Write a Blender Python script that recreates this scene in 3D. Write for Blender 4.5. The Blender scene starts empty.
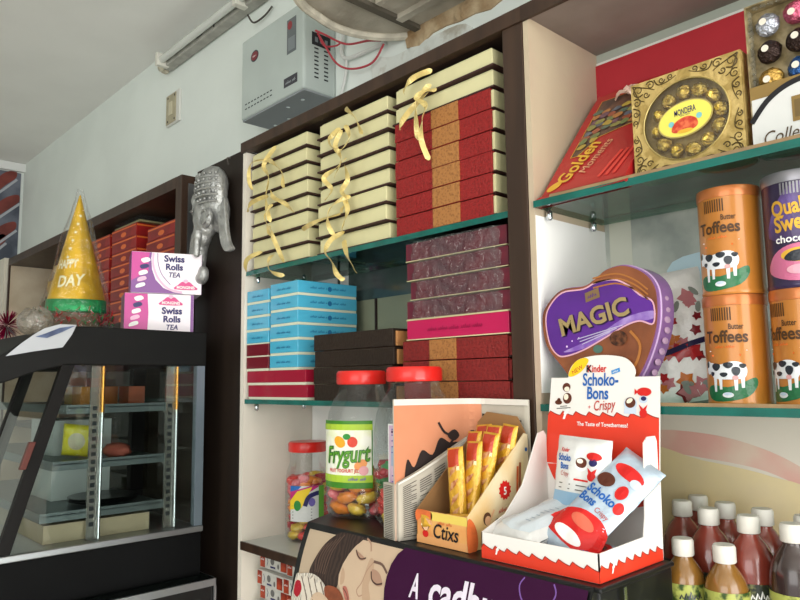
import bpy, math, random
from mathutils import Vector, Matrix, noise
from mathutils.geometry import tessellate_polygon
PI = math.pi
S = bpy.context.scene
C = S.collection
rnd = random.Random(7)

# ---------------------------------------------------------------- camera
def make_camera():
    yaw, pit, rol, fpx = 0.819471, 0.115724, -0.012967, 703.58
    f = Vector((-math.sin(yaw)*math.cos(pit), math.cos(yaw)*math.cos(pit), math.sin(pit)))
    r = Vector((math.cos(yaw), math.sin(yaw), 0)); u = r.cross(f)
    r2 = r*math.cos(rol)+u*math.sin(rol); u2 = -r*math.sin(rol)+u*math.cos(rol)
    cd = bpy.data.cameras.new('camera'); cam = bpy.data.objects.new('camera', cd); C.objects.link(cam)
    m = Matrix.Identity(4)
    for i in range(3):
        m[i][0] = r2[i]; m[i][1] = u2[i]; m[i][2] = -f[i]
    m[0][3], m[1][3], m[2][3] = 0, 0, 1.5
    cam.matrix_world = m
    cd.sensor_width = 36; cd.lens = fpx/800*36; cd.clip_start = .02
    S.camera = cam
make_camera()
# ---------------------------------------------------------------- world, light, exposure
w = bpy.data.worlds.new('world'); S.world = w; w.use_nodes = True
w.node_tree.nodes['Background'].inputs[0].default_value = (.97, 1.0, 1.0, 1)
w.node_tree.nodes['Background'].inputs[1].default_value = 1.4
def area(name, loc, target, sx, sy, power, col):
    l = bpy.data.lights.new(name, 'AREA'); l.shape = 'RECTANGLE'; l.size = sx; l.size_y = sy
    l.energy = power; l.color = col
    o = bpy.data.objects.new(name, l); C.objects.link(o); o.location = loc
    d = Vector(target)-Vector(loc); o.rotation_euler = d.to_track_quat('-Z', 'Y').to_euler()
    return o
area('shopfront_daylight', (2.55, -.35, 1.75), (-1.2, .8, 1.5), 2.4, 2.0, 92, (1, .98, .94))
area('doorway_daylight', (.2, -2.35, 1.8), (-.8, 1.0, 1.7), 2.2, 1.6, 40, (1, .99, .95))
area('ceiling_fill', (2.5, -.4, .35), (-1.0, .3, 2.7), 2.6, .6, 72, (1, .99, .96))  # unseen light added low, aimed up to brighten the ceiling
S.view_settings.view_transform = 'Standard'; S.view_settings.look = 'None'
S.view_settings.gamma = 1; S.view_settings.use_curve_mapping = False
S.view_settings.exposure = -0.45

# ---------------------------------------------------------------- materials
def lin(h):
    if isinstance(h, str):
        h = [int(h[i:i+2], 16)/255 for i in (0, 2, 4)]
    return tuple((c/12.92 if c <= .04045 else ((c+.055)/1.055)**2.4) for c in h)+(1,)
MC = {}
def M(name, col='808080', rough=.55, metal=0, var=.0, vscale=8, col2=None, bump=0, bscale=60, coat=0, spec=.35, tex='noise', lo=.4, hi=.6, emit=0):
    if name in MC: return MC[name]
    m = bpy.data.materials.new(name); m.use_nodes = True; nt = m.node_tree; N = nt.nodes; L = nt.links
    b = N['Principled BSDF']
    c = lin(col); b.inputs['Base Color'].default_value = c
    b.inputs['Roughness'].default_value = rough; b.inputs['Metallic'].default_value = metal
    b.inputs['Coat Weight'].default_value = coat; b.inputs['Coat Roughness'].default_value = .08
    b.inputs['Specular IOR Level'].default_value = spec
    tc = N.new('ShaderNodeTexCoord')
    if col2 or var:
        c2 = lin(col2) if col2 else tuple(max(0, x*(1-var)) for x in c[:3])+(1,)
        if tex == 'voronoi':
            t = N.new('ShaderNodeTexVoronoi'); t.inputs['Scale'].default_value = vscale; out = t.outputs['Distance']
        elif tex == 'wave':
            t = N.new('ShaderNodeTexWave'); t.inputs['Scale'].default_value = vscale; t.inputs['Distortion'].default_value = 9
            t.inputs['Detail'].default_value = 2; out = t.outputs['Fac']
        elif tex == 'grain':
            mp = N.new('ShaderNodeMapping'); mp.inputs['Scale'].default_value = (1, 1, .08); L.new(tc.outputs['Object'], mp.inputs[0])
            t = N.new('ShaderNodeTexNoise'); t.inputs['Scale'].default_value = vscale; t.inputs['Detail'].default_value = 6; out = t.outputs['Fac']
            L.new(mp.outputs[0], t.inputs['Vector'])
        else:
            t = N.new('ShaderNodeTexNoise'); t.inputs['Scale'].default_value = vscale; t.inputs['Detail'].default_value = 5; out = t.outputs['Fac']
        if tex != 'grain': L.new(tc.outputs['Object'], t.inputs['Vector'])
        r = N.new('ShaderNodeValToRGB'); r.color_ramp.elements[0].position = lo; r.color_ramp.elements[1].position = hi
        r.color_ramp.elements[0].color = c2; r.color_ramp.elements[1].color = c
        L.new(out, r.inputs[0]); L.new(r.outputs[0], b.inputs['Base Color'])
    if bump:
        t = N.new('ShaderNodeTexNoise'); t.inputs['Scale'].default_value = bscale; t.inputs['Detail'].default_value = 4
        L.new(tc.outputs['Object'], t.inputs['Vector'])
        bp = N.new('ShaderNodeBump'); bp.inputs['Strength'].default_value = bump; bp.inputs['Distance'].default_value = .01
        L.new(t.outputs['Fac'], bp.inputs['Height']); L.new(bp.outputs[0], b.inputs['Normal'])
    MC[name] = m
    return m
def GL(name, tint='ffffff', gloss=.10, rough=.03, milk=0.0, milkcol='ffffff', bump=0, bscale=40, fres=.45):
    """thin clear sheet: see-through with a sheen and, if milky, a little haze of its own"""
    if name in MC: return MC[name]
    m = bpy.data.materials.new(name); m.use_nodes = True; nt = m.node_tree; N = nt.nodes; L = nt.links
    N.remove(N['Principled BSDF']); out = N['Material Output']
    tr = N.new('ShaderNodeBsdfTransparent'); tr.inputs[0].default_value = lin(tint)
    g = N.new('ShaderNodeBsdfGlossy'); g.inputs['Roughness'].default_value = rough
    fr = N.new('ShaderNodeLayerWeight'); fr.inputs[0].default_value = .35
    mul = N.new('ShaderNodeMath'); mul.operation = 'MULTIPLY_ADD'; mul.inputs[1].default_value = fres; mul.inputs[2].default_value = gloss
    L.new(fr.outputs['Fresnel'], mul.inputs[0]); mul.use_clamp = True
    mx = N.new('ShaderNodeMixShader'); L.new(mul.outputs[0], mx.inputs[0]); L.new(tr.outputs[0], mx.inputs[1]); L.new(g.outputs[0], mx.inputs[2])
    last = mx
    if milk:
        d = N.new('ShaderNodeBsdfDiffuse'); d.inputs[0].default_value = lin(milkcol)
        m2 = N.new('ShaderNodeMixShader'); m2.inputs[0].default_value = milk
        L.new(mx.outputs[0], m2.inputs[1]); L.new(d.outputs[0], m2.inputs[2]); last = m2
    if bump:
        tc = N.new('ShaderNodeTexCoord'); t = N.new('ShaderNodeTexNoise'); t.inputs['Scale'].default_value = bscale; t.inputs['Detail'].default_value = 3
        L.new(tc.outputs['Object'], t.inputs['Vector']); bp = N.new('ShaderNodeBump'); bp.inputs['Strength'].default_value = bump; bp.inputs['Distance'].default_value = .02
        L.new(t.outputs['Fac'], bp.inputs['Height']); L.new(bp.outputs[0], g.inputs['Normal'])
    L.new(last.outputs[0], out.inputs[0])
    MC[name] = m
    return m

# ---------------------------------------------------------------- mesh builder
class MB:
    def __init__(s): s.v = []; s.f = []; s.m = []; s.mats = []
    def mi(s, mat):
        if mat not in s.mats: s.mats.append(mat)
        return s.mats.index(mat)
    def add(s, vs, fs, mat):
        n = len(s.v); k = s.mi(mat); s.v += [tuple(p) for p in vs]
        for f in fs: s.f.append([i+n for i in f]); s.m.append(k)
        return s
    def box(s, x0, x1, y0, y1, z0, z1, mat, X=None):
        vs = [Vector(p) for p in ((x0,y0,z0),(x1,y0,z0),(x1,y1,z0),(x0,y1,z0),(x0,y0,z1),(x1,y0,z1),(x1,y1,z1),(x0,y1,z1))]
        if X: vs = [X @ p for p in vs]
        return s.add(vs, [(3,2,1,0),(4,5,6,7),(0,1,5,4),(1,2,6,5),(2,3,7,6),(3,0,4,7)], mat)
    def hull(s, A, B, mat, cap=True):
        """loft between two equal rings"""
        n = len(A); fs = [(i, (i+1) % n, n+(i+1) % n, n+i) for i in range(n)]
        if cap: fs += [tuple(reversed(range(n))), tuple(range(n, 2*n))]
        return s.add(list(A)+list(B), fs, mat)
    def prism(s, pts, axis, a, b, mat):
        """polygon pts in the other two axes, extruded along axis from a to b"""
        def P(p, t): q = [p[0], p[1]]; q.insert(axis, t); return q
        return s.hull([P(p, a) for p in pts], [P(p, b) for p in pts], mat)
    def tube(s, pts, r, mat, n=8, cap=True):
        pts = [Vector(p) for p in pts]; rings = []
        rr = r if isinstance(r, (list, tuple)) else [r]*len(pts)
        up = None
        for i, p in enumerate(pts):
            t = (pts[min(i+1, len(pts)-1)]-pts[max(i-1, 0)]).normalized()
            if up is None:
                up = Vector((0,0,1)) if abs(t.z) < .9 else Vector((1,0,0))
            a = t.cross(up).normalized(); up = a.cross(t).normalized()
            rings.append([p+(a*math.cos(2*PI*k/n)+up*math.sin(2*PI*k/n))*rr[i] for k in range(n)])
        vs = [q for R in rings for q in R]; fs = []
        for i in range(len(pts)-1):
            for k in range(n): fs.append((i*n+k, i*n+(k+1) % n, (i+1)*n+(k+1) % n, (i+1)*n+k))
        if cap: fs += [tuple(reversed(range(n))), tuple(range(len(vs)-n, len(vs)))]
        return s.add(vs, fs, mat)
    def lathe(s, prof, mat, n=32, c=(0,0,0), cap=True, sq=0):
        """prof: (radius, z) pairs"""
        vs = []; fs = []
        for r, z in prof:
            for k in range(n):
                a = 2*PI*k/n; q = 1+sq*(abs(math.sin(2*a))**1.5)
                vs.append((c[0]+r*q*math.cos(a), c[1]+r*q*math.sin(a), c[2]+z))
        for i in range(len(prof)-1):
            for k in range(n): fs.append((i*n+k, i*n+(k+1) % n, (i+1)*n+(k+1) % n, (i+1)*n+k))
        if cap: fs += [tuple(reversed(range(n))), tuple(range(len(vs)-n, len(vs)))]
        return s.add(vs, fs, mat)
    def ell(s, c, r, mat, X=None, n=14, rings=9, bumpy=0):
        vs = []; fs = []
        for i in range(rings+1):
            ph = PI*i/rings
            for k in range(n):
                a = 2*PI*k/n; p = Vector((math.sin(ph)*math.cos(a), math.sin(ph)*math.sin(a), math.cos(ph)))
                if bumpy: p = p*(1+bumpy*noise.noise(p*3+Vector(c)*40))
                p = Vector((p.x*r[0], p.y*r[1], p.z*r[2]))
                if X: p = X @ p
                vs.append(p+Vector(c))
        for i in range(rings):
            for k in range(n): fs.append((i*n+k, (i+1)*n+k, (i+1)*n+(k+1) % n, i*n+(k+1) % n))
        return s.add(vs, fs, mat)
    def strip(s, pts, w, nrm, mat, th=.0006):
        """ribbon: pts centre line, nrm list of width directions"""
        n = len(pts); vs = []
        for i, p in enumerate(pts):
            p = Vector(p); d = Vector(nrm[i]).normalized()
            t = (Vector(pts[min(i+1, n-1)])-Vector(pts[max(i-1, 0)])).normalized(); q = d.cross(t).normalized()*th
            ww = w*(1 if 0 < i < n-1 else .35)
            vs += [p-d*ww/2-q, p+d*ww/2-q, p+d*ww/2+q, p-d*ww/2+q]
        fs = []
        for i in range(n-1):
            for k in range(4): fs.append((4*i+k, 4*i+(k+1) % 4, 4*i+4+(k+1) % 4, 4*i+4+k))
        fs += [(3,2,1,0), (4*n-4, 4*n-3, 4*n-2, 4*n-1)]
        return s.add(vs, fs, mat)
    def grid(s, nu, nv, fn, mat, wrap=False, matfn=None):
        vs = [fn(i/nu, j/nv) for j in range(nv+1) for i in range(nu+1)]
        base = len(s.v); s.v += [tuple(v) for v in vs]; W = nu+1
        for j in range(nv):
            for i in range(nu):
                s.f.append([base+j*W+i, base+j*W+i+1, base+(j+1)*W+i+1, base+(j+1)*W+i])
                s.m.append(s.mi(matfn((i+.5)/nu, (j+.5)/nv) if matfn else mat))
        return s
    def done(s, name, parent=None, smooth=False, bevel=0, sub=0, solid=0, remesh=0):
        me = bpy.data.meshes.new(name); me.from_pydata(s.v, [], s.f); me.update()
        for m in s.mats: me.materials.append(m)
        me.polygons.foreach_set('material_index', s.m)
        if smooth: me.polygons.foreach_set('use_smooth', [True]*len(me.polygons))
        o = bpy.data.objects.new(name, me); C.objects.link(o); o.parent = parent
        if solid:
            d = o.modifiers.new('solid', 'SOLIDIFY'); d.thickness = solid
        if remesh:
            d = o.modifiers.new('remesh', 'REMESH'); d.mode = 'VOXEL'; d.voxel_size = remesh; d.use_smooth_shade = True
            d = o.modifiers.new('smooth', 'SMOOTH'); d.iterations = 4
        if bevel:
            d = o.modifiers.new('bevel', 'BEVEL'); d.width = bevel; d.segments = 2; d.limit_method = 'ANGLE'; d.angle_limit = .7
        if sub:
            d = o.modifiers.new('sub', 'SUBSURF'); d.levels = sub; d.render_levels = sub
        if smooth and not remesh and not sub:
            try:
                me.set_sharp_from_angle(angle=.75)
            except Exception: pass
        return o

def tag(o, label=None, cat=None, group=None, kind=None):
    if label: o['label'] = label
    if cat: o['category'] = cat
    if group: o['group'] = group
    if kind: o['kind'] = kind
    return o
def thing(name, label, cat, loc=(0,0,0), rz=0, group=None, rot=None):
    o = bpy.data.objects.new(name, None); C.objects.link(o); o.empty_display_size = .02
    o.location = loc; o.rotation_euler = rot if rot else (0, 0, rz)
    return tag(o, label, cat, group)
def copy_tree(o, parent=None):
    c = o.copy(); C.objects.link(c); c.parent = parent
    for ch in [k for k in C.objects if k.parent == o]: copy_tree(ch, c)
    return c
def put(o, loc, rz=None, label=None, group=None):
    o.location = loc
    if rz is not None: o.rotation_euler = (0, 0, rz)
    return tag(o, label, None, group)
ORD = ['topmost', 'second down', 'third down', 'fourth down', 'fifth down', 'sixth down', 'seventh down', 'lowest']

def ordn(i, n): return 'topmost' if i == 0 else ('lowest' if i == n-1 else ORD[i])

# ---------------------------------------------------------------- flat printing (real thin ink layers on a surface)
TC = {}
def glyphs(s, bold=0, shear=0):
    k = (s, bold, shear)
    if k not in TC:
        cu = bpy.data.curves.new('t', 'FONT'); cu.body = s; cu.size = 1; cu.offset = bold; cu.shear = shear; cu.resolution_u = 3
        cu.align_x = 'CENTER'
        o = bpy.data.objects.new('t', cu); C.objects.link(o)
        dg = bpy.context.evaluated_depsgraph_get(); me = bpy.data.meshes.new_from_object(o.evaluated_get(dg))
        TC[k] = ([(v.co.x, v.co.y) for v in me.vertices], [tuple(p.vertices) for p in me.polygons])
        bpy.data.objects.remove(o); bpy.data.curves.remove(cu); bpy.data.meshes.remove(me)
    return TC[k]
def spline(pts, n=6, closed=True):
    out = []; N = len(pts); P = [Vector(p) for p in pts]
    for i in range(N if closed else N-1):
        if closed: a, b, c, d = P[i-1], P[i], P[(i+1) % N], P[(i+2) % N]
        else: a, b, c, d = P[max(i-1,0)], P[i], P[i+1], P[min(i+2, N-1)]
        for k in range(n):
            t = k/n
            out.append(.5*((2*b)+(-a+c)*t+(2*a-5*b+4*c-d)*t*t+(-a+3*b-3*c+d)*t**3))
    if not closed: out.append(P[-1])
    return [tuple(p) for p in out]
def oval(cx, cy, rx, ry, n=20, rot=0):
    c, s_ = math.cos(rot), math.sin(rot)
    return [(cx+rx*math.cos(t)*c-ry*math.sin(t)*s_, cy+rx*math.cos(t)*s_+ry*math.sin(t)*c) for t in (2*PI*k/n for k in range(n))]
def rect(a, b, c, d): return [(a, b), (c, b), (c, d), (a, d)]
class Ink:
    """draws on a surface given by fmap(u, v, height)"""
    def __init__(s, mb, fmap, step=0): s.mb = mb; s.F = fmap; s.step = step; s.l = 1
    def poly(s, pts, mat, l=None):
        h = .00035*(l or s.l)
        if s.step:
            # split into a grid of small quads clipped by tessellation of dense rows
            tri = tessellate_polygon([[Vector((p[0], p[1], 0)) for p in pts]])
            T = [[Vector(pts[i]) for i in t] for t in tri]; out = []
            while T:
                t = T.pop()
                e = [(t[(i+1) % 3]-t[i]).length for i in range(3)]; m = max(e)
                if m > s.step and len(out)+len(T) < 6000:
                    i = e.index(m); a, b, c = t[i], t[(i+1) % 3], t[(i+2) % 3]; q = (a+b)/2
                    T += [[a, q, c], [q, b, c]]
                else: out.append(t)
            vs = [s.F(p[0], p[1], h) for t in out for p in t]
            s.mb.add(vs, [(3*i, 3*i+1, 3*i+2) for i in range(len(out))], mat)
        else:
            tri = tessellate_polygon([[Vector((p[0], p[1], 0)) for p in pts]])
            s.mb.add([s.F(p[0], p[1], h) for p in pts], [tuple(t) for t in tri], mat)
        return s
    def line(s, pts, w, mat, l=None):
        P = [Vector(p) for p in pts]; L_ = []; R_ = []
        for i, p in enumerate(P):
            t = (P[min(i+1, len(P)-1)]-P[max(i-1, 0)]).normalized(); n = Vector((-t.y, t.x))*w/2
            L_.append(p+n); R_.append(p-n)
        vs = [s.F(p[0], p[1], .00035*(l or s.l)) for p in L_+R_]; n = len(P)
        s.mb.add(vs, [(i, i+1, n+i+1, n+i) for i in range(n-1)], mat)
        return s
    def text(s, t, x, y, size, mat, l=None, bold=0, shear=0, rot=0, sx=1, width=None):
        vs, fs = glyphs(t, bold, shear)
        if width:
            w_ = max(v[0] for v in vs)-min(v[0] for v in vs); sx = width/(w_*size)
        c, s_ = math.cos(rot), math.sin(rot); h = .00035*(l or s.l+1)
        s.mb.add([s.F(x+(a*sx*c-b*s_)*size, y+(a*sx*s_+b*c)*size, h) for a, b in vs], fs, mat)
        return s
def scrib(ik, x, y, w_, h_, mat, l=2, rot=0):
    """small print too fine to read: a run of tiny strokes"""
    n_ = max(3, int(w_/(h_*.55))); c, s_ = math.cos(rot), math.sin(rot)
    for i in range(n_):
        if i % 6 == 5: continue
        a = -w_/2+w_*i/n_; hh = h_*(.55+.45*((i*7) % 3)/2)
        P = [(a, 0), (a+w_/n_*.45, hh), (a+w_/n_*.75, hh*.2)]
        ik.line([(x+p*c-q_*s_, y+p*s_+q_*c) for p, q_ in P], h_*.20, mat, l)
    return ik
def plane(O, U, V):
    O, U, V = Vector(O), Vector(U).normalized(), Vector(V).normalized(); N = U.cross(V)
    return lambda u, v, h: O+U*u+V*v+N*h
def front(x=0, y=0, z=0): return plane((x, y, z), (1,0,0), (0,0,1))      # faces -Y
def sideR(x=0, y=0, z=0): return plane((x, y, z), (0,1,0), (0,0,1))      # faces +X
def cylmap(r, cx=0, cy=0, cz=0, a0=0):
    """u is arc length, centred on heading a0 (angle of the outward normal)"""
    return lambda u, v, h: Vector((cx+(r+h)*math.cos(a0+u/r), cy+(r+h)*math.sin(a0+u/r), cz+v))

WHITE = M('ink_white', 'f2f0ee', .5); BLACK = M('ink_black', '17151a', .5)
RED = M('ink_red', 'cf1f1c', .45); BLUE = M('ink_blue', '1c5fae', .45); GOLD = M('ink_gold', 'd9a63c', .35, .3)
YEL = M('ink_yellow', 'f2cf2e', .5); GREEN = M('ink_green', '2e8a3a', .5); NAVY = M('ink_navy', '25235c', .5)
BROWN = M('dark_laminate', '3f2c20', .5, var=.35, vscale=30, tex='grain', coat=.1)
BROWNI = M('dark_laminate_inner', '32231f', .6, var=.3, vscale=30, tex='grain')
CREAMLAM = M('cream_laminate', 'd2c5ae', .5, var=.10, vscale=9, col2='b9a68c', lo=.35, hi=.7)
CHROME = M('chrome', 'c8ccd0', .22, 1)
ALU = M('aluminium', 'a9adb0', .38, 1)
GLASS = GL('shelf_glass', 'c4e3d8', .10, .02)
TEAL = M('glass_edge', '14675d', .2, coat=.4, var=.3, vscale=15)
CLEAR = GL('clear_plastic', 'fbfdfd', .02, .10, milk=.012, milkcol='e8eeee', bump=.15, fres=.28)
FILM = GL('plastic_film', 'fafafa', .06, .10, milk=.02, bump=1.0, bscale=55)
# ================================================================ the setting
YW = 1.13; ZC = 2.79; XL = -4.42
WALL = M('wall_paint', 'e6ede8', .8, var=.05, vscale=3, bump=.15, bscale=14)
CEIL = M('ceiling_paint', 'eeeeea', .85, var=.05, vscale=2.2, bump=.1, bscale=10)
def struct(name, mb, **k): return tag(mb.done(name, **k), kind='structure')
struct('floor', MB().box(XL-.1, 3.2, -2.6, 1.25, -.06, 0, M('floor_tiles', 'c4bcae', .35, var=.12, vscale=3)))
mb = MB().box(XL-.1, 3.2, YW, YW+.12, 0, ZC+.05, WALL)
struct('wall_back', mb)
struct('wall_left', MB().box(XL-.12, XL, -2.6, YW+.12, 0, ZC+.05, M('wall_paint_left', 'dde3df', .8, var=.06, vscale=3)))
struct('wall_opposite', MB().box(XL, -1.3, -2.6, -2.5, 0, ZC, WALL).box(1.6, 3.2, -2.6, -2.5, 0, ZC, WALL).box(-1.3, 1.6, -2.6, -2.5, 2.55, ZC, WALL))
struct('ceiling', MB().box(XL-.1, 3.2, -2.6, 1.25, ZC, ZC+.12, CEIL))
# coving between ceiling and far wall
struct('trim_1', MB().box(XL, XL+.03, .2, YW, ZC-.05, ZC-.003, M('trim_white', 'e2e4e2', .6)))
# old concrete loft slab over the shelves, its end cut round
CONC = M('rough_concrete', 'c0b9aa', .9, col2='938b7c', vscale=7, lo=.35, hi=.62, bump=.5, bscale=30)
LIP = M('slab_lip', 'd6cfbd', .9, bump=.6, bscale=50, var=.25, vscale=25)
zs = 2.338
arc = spline([(-1.02,.70),(-1.14,.76),(-1.213,.844),(-1.237,.91),(-1.248,.96),(-1.244,1.01),(-1.227,1.058),(-1.199,1.098),(-1.165,1.126)], 4, False)
mb = MB().prism(arc+[(1.6,1.126),(1.6,.70)], 2, zs, zs+.12, CONC)
mb.tube([(x, y, zs-.004) for x, y in arc], .011, LIP, 8)
mb.box(-1.12, 1.6, 1.045, 1.065, zs-.012, zs+.001, CONC).box(-1.10, 1.6, .965, .98, zs-.012, zs+.001, CONC)
mb.box(-1.135, -1.115, .75, 1.12, zs-.010, zs+.001, M('slab_dark_joint', '5d574c', .9))
struct('trim_2', mb)
BRK = M('broken_plaster', 'c0ab8a', .95, col2='937653', vscale=16, lo=.35, hi=.6, bump=.9, bscale=45)
mb = MB()
n = 60
top = [(-1.17+i*(2.6/n), zs) for i in range(n+1)]
bot = [(-1.17+i*(2.6/n), zs-.035-.02*noise.noise(Vector((i*.6, 0, 0)))) for i in range(n+1)]
for i in range(n):
    mb.hull([(top[i][0],YW-.012,top[i][1]),(top[i+1][0],YW-.012,top[i+1][1]),(bot[i+1][0],YW-.004,bot[i+1][1]),(bot[i][0],YW-.004,bot[i][1])],
            [(top[i][0],YW,top[i][1]),(top[i+1][0],YW,top[i+1][1]),(bot[i+1][0],YW,bot[i+1][1]),(bot[i][0],YW,bot[i][1])], BRK)
struct('trim_3', mb)
# patch of peeling plaster under the slab
pp = spline([(-1.30,2.32),(-1.22,2.30),(-1.10,2.30),(-.98,2.29),(-.95,2.22),(-1.05,2.19),(-1.16,2.2),(-1.22,2.16),(-1.28,2.2)], 4)
struct('trim_4', MB().prism(pp, 1, YW-.004, YW+.001, M('peeling_plaster', 'd8dcd6', .9, col2='b0aa9c', vscale=18, lo=.3, hi=.45, bump=.7, bscale=30)))

# ================================================================ shelving units
YF = .90; YB = 1.12
def glass_shelf(parent, x0, x1, y0, y1, z, name='glass_shelf'):
    """pane with a teal front edge"""
    mb = MB().box(x0, x1, y0+.001, y1, z-.010, z, GLASS)
    mb.box(x0, x1, y0, y0+.0012, z-.0105, z+.0003, TEAL)
    return mb.done(name, parent)
def reflection_strip(parent, x0, x1, y, z):  # solid tan strip standing in for wood reflected in the glass edge
    MB().box(x0, x1, y+.0005, y+.004, z+.0004, z+.0050, M('reflection_tan', '9a7f5c', .5, var=.2, vscale=30)).done('wood_reflection', parent)
def peg(parent, x, y, z):
    MB().lathe([(.003,-.017),(.0055,-.014),(.0055,-.003),(.003,0)], CHROME, 10, (x, y, z)).done('shelf_bracket', parent, smooth=True)
# middle unit
u = thing('shelving_unit', 'middle dark brown shelving unit with sweet boxes on glass shelves', 'shelving unit', (-1.2, YF, 0))
O = Vector((-1.2, YF, 0))
def W(mb):   # world coordinates to the unit's own
    mb.v = [(p[0]-O.x, p[1]-O.y, p[2]-O.z) for p in mb.v]; return mb
W(MB().box(-1.795, -1.548, .902, 1.12, 0, 2.095, M('dark_laminate_deep', '231912', .55, var=.3, vscale=30, tex='grain'))).done('wide_panel', u, bevel=.001)
W(MB().box(-1.548, -1.532, .903, 1.12, 0, 2.085, M('cream_laminate_pale', 'e6dfd2', .5, var=.06, vscale=8))).done('side_panel', u)
W(MB().box(-.703, -.662, .90, 1.12, 0, 2.115, BROWN)).done('post', u, bevel=.001)
W(MB().box(-1.55, -.662, .896, .915, 2.086, 2.112, BROWN)).done('top_rail', u, bevel=.001)
W(MB().box(-1.53, -.705, .915, 1.12, 2.088, 2.104, BROWNI)).done('top_panel', u)
BK1 = M('back_panel_pale', 'fafbf8', .35, var=.14, vscale=6, coat=.3)
BK2 = M('back_panel_smoky', '5d6e6c', .15, col2='33403f', vscale=5, lo=.3, hi=.7, coat=.6)
BK3 = M('back_panel_olive', '8b8f78', .4, var=.08, vscale=6)
mb = MB().box(-1.53, -.705, 1.108, 1.12, 1.70, 2.088, BK2).box(-1.53, -.705, 1.108, 1.12, 1.456, 1.70, BK3)
mb.box(-1.53, -.705, 1.108, 1.12, .9, 1.456, BK1)
mb.box(-1.272, -1.266, 1.104, 1.108, 1.456, 1.70, BROWNI).box(-1.10, -1.095, 1.104, 1.108, 1.456, 1.70, BROWNI)
mb.box(-1.53, -1.42, 1.104, 1.1075, 1.46, 1.77, BK1).box(-1.405, -1.375, 1.104, 1.1075, 1.46, 1.77, M('strip_white', 'f0f2ee', .4))
W(mb).done('back_panel', u)
for z in (1.777, 1.462):
    s = glass_shelf(u, -1.53-O.x, -.704-O.x, .905-O.y, 1.10-O.y, z)
    for x in (-1.515, -.72):
        for y in (.93, 1.07): peg(u, x-O.x, y-O.y, z-.0108)
mb = MB().box(-1.531, -.704, .903, 1.107, 1.112, 1.126, M('shelf_white', 'c9cfca', .35, coat=.3, var=.1, vscale=7))
mb.box(-1.531, -.704, .8985, .9035, 1.108, 1.127, BROWN)
W(mb).done('bottom_shelf', u)
W(MB().box(-1.531, -.704, .903, 1.107, .86, .875, CREAMLAM)).done('plinth_shelf', u)
# right unit
r = thing('shelving_unit', 'open cream shelving unit at the right with chocolate boxes, tins and juice bottles', 'shelving unit', (-.2, YF, 0))
O = Vector((-.2, YF, 0))
PINKY = M('cream_laminate_stained', 'bfb096', .5, col2='b5978a', vscale=5, lo=.2, hi=.62, bump=.05)
W(MB().box(-.661, -.651, .902, 1.12, .9, 2.09, PINKY).box(-.6509, -.6504, .904, 1.118, 1.48, 1.76, M('side_panel_lit_white', 'f6f5f2', .4, var=.05, vscale=6, coat=.2))).done('side_panel', r)  # whiter middle section paints bright reflected light onto the cream side
W(MB().box(.35, .365, .902, 1.12, .9, 2.09, PINKY)).done('side_panel', r)
W(MB().box(-.661, .365, .902, 1.12, 2.09, 2.104, M('top_board', '98908a', .6, col2='7d736c', vscale=6, lo=.3, hi=.7))).done('top_panel', r)
W(MB().box(-.661, .365, .896, .902, 2.086, 2.112, BROWN)).done('top_rail', r)
BR = M('back_red_paper', 'b42a34', .55, var=.15, vscale=5)
MIR = M('back_panel_grey_blue', 'b9bdb4', .3, col2='959c96', vscale=7, lo=.42, hi=.56, coat=.5)  # grey-blue mottling stands in for what the mirror back reflects
BKL = M('back_panel_faded_print', 'ddd3c6', .55, var=.06, vscale=5)
mb = MB().box(-.651, .35, 1.11, 1.12, 1.777, 2.09, M('back_panel_greygreen', 'aab1a6', .5)).box(-.651, .35, 1.105, 1.11, 1.785, 2.068, BR)
mb.box(-.651, .35, 1.11, 1.12, 1.46, 1.777, MIR).box(-.651, .35, 1.11, 1.12, 1.1, 1.46, BKL)
mb.box(-.651, .35, 1.1085, 1.1105, 2.068, 2.074, M('white_bead', 'e2e4dc', .4))
ik = Ink(mb, front(0, 1.11, 0))
ik.poly(spline([(-.58,1.415),(-.48,1.412),(-.40,1.392),(-.345,1.362),(-.335,1.335),(-.36,1.345),(-.42,1.366),(-.52,1.378),(-.62,1.388)], 5), M('faded_pink_stain', 'd8a59a', .55, col2='d8c0ae', vscale=14, lo=.3, hi=.6))
ik.poly(spline([(-.62,1.382),(-.5,1.372),(-.40,1.356),(-.345,1.33),(-.34,1.2),(-.62,1.2)], 5), M('faded_cream_stain', 'e3cf9f', .55, col2='d8c6a0', vscale=11, lo=.3, hi=.6), 2)
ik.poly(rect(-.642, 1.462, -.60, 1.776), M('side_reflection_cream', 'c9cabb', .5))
ik.poly(spline([(-.53,1.69),(-.44,1.70),(-.40,1.68),(-.41,1.62),(-.50,1.60),(-.54,1.63)], 4), M('pale_blue_reflection', 'b9d2dd', .4))  # pale blue reflection painted on the mirror back
ik.poly(rect(-.325, 1.126, .3, 1.42), M('faded_grey_stain', 'b3aeb0', .55, var=.12, vscale=9), 3)
for k in range(14):  # random blotches paint blurred reflections in the mirror back
    x, z = rnd.uniform(-.6, .3), rnd.uniform(1.5, 1.76)
    ik.poly(spline([(x+rnd.uniform(.5,1.2)*.03*math.cos(a), z+rnd.uniform(.4,1)*.022*math.sin(a)) for a in [k2*PI/4 for k2 in range(8)]], 3), M('reflection_mottle_%d' % (k % 3), ['bcc3bf','9aa29e','adaea4'][k % 3], .4), l=1.5)
W(mb).done('back_panel', r)
for z in (1.781, 1.463):
    s = glass_shelf(r, -.650-O.x, .349-O.x, .898-O.y, 1.10-O.y, z)
    reflection_strip(r, (-.46 if z < 1.6 else -.62)-O.x, .349-O.x, .898-O.y, z)
    for x in (-.643, .34):
        for y in (.93, 1.06): peg(r, x-O.x, y-O.y, z-.0108)
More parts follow.
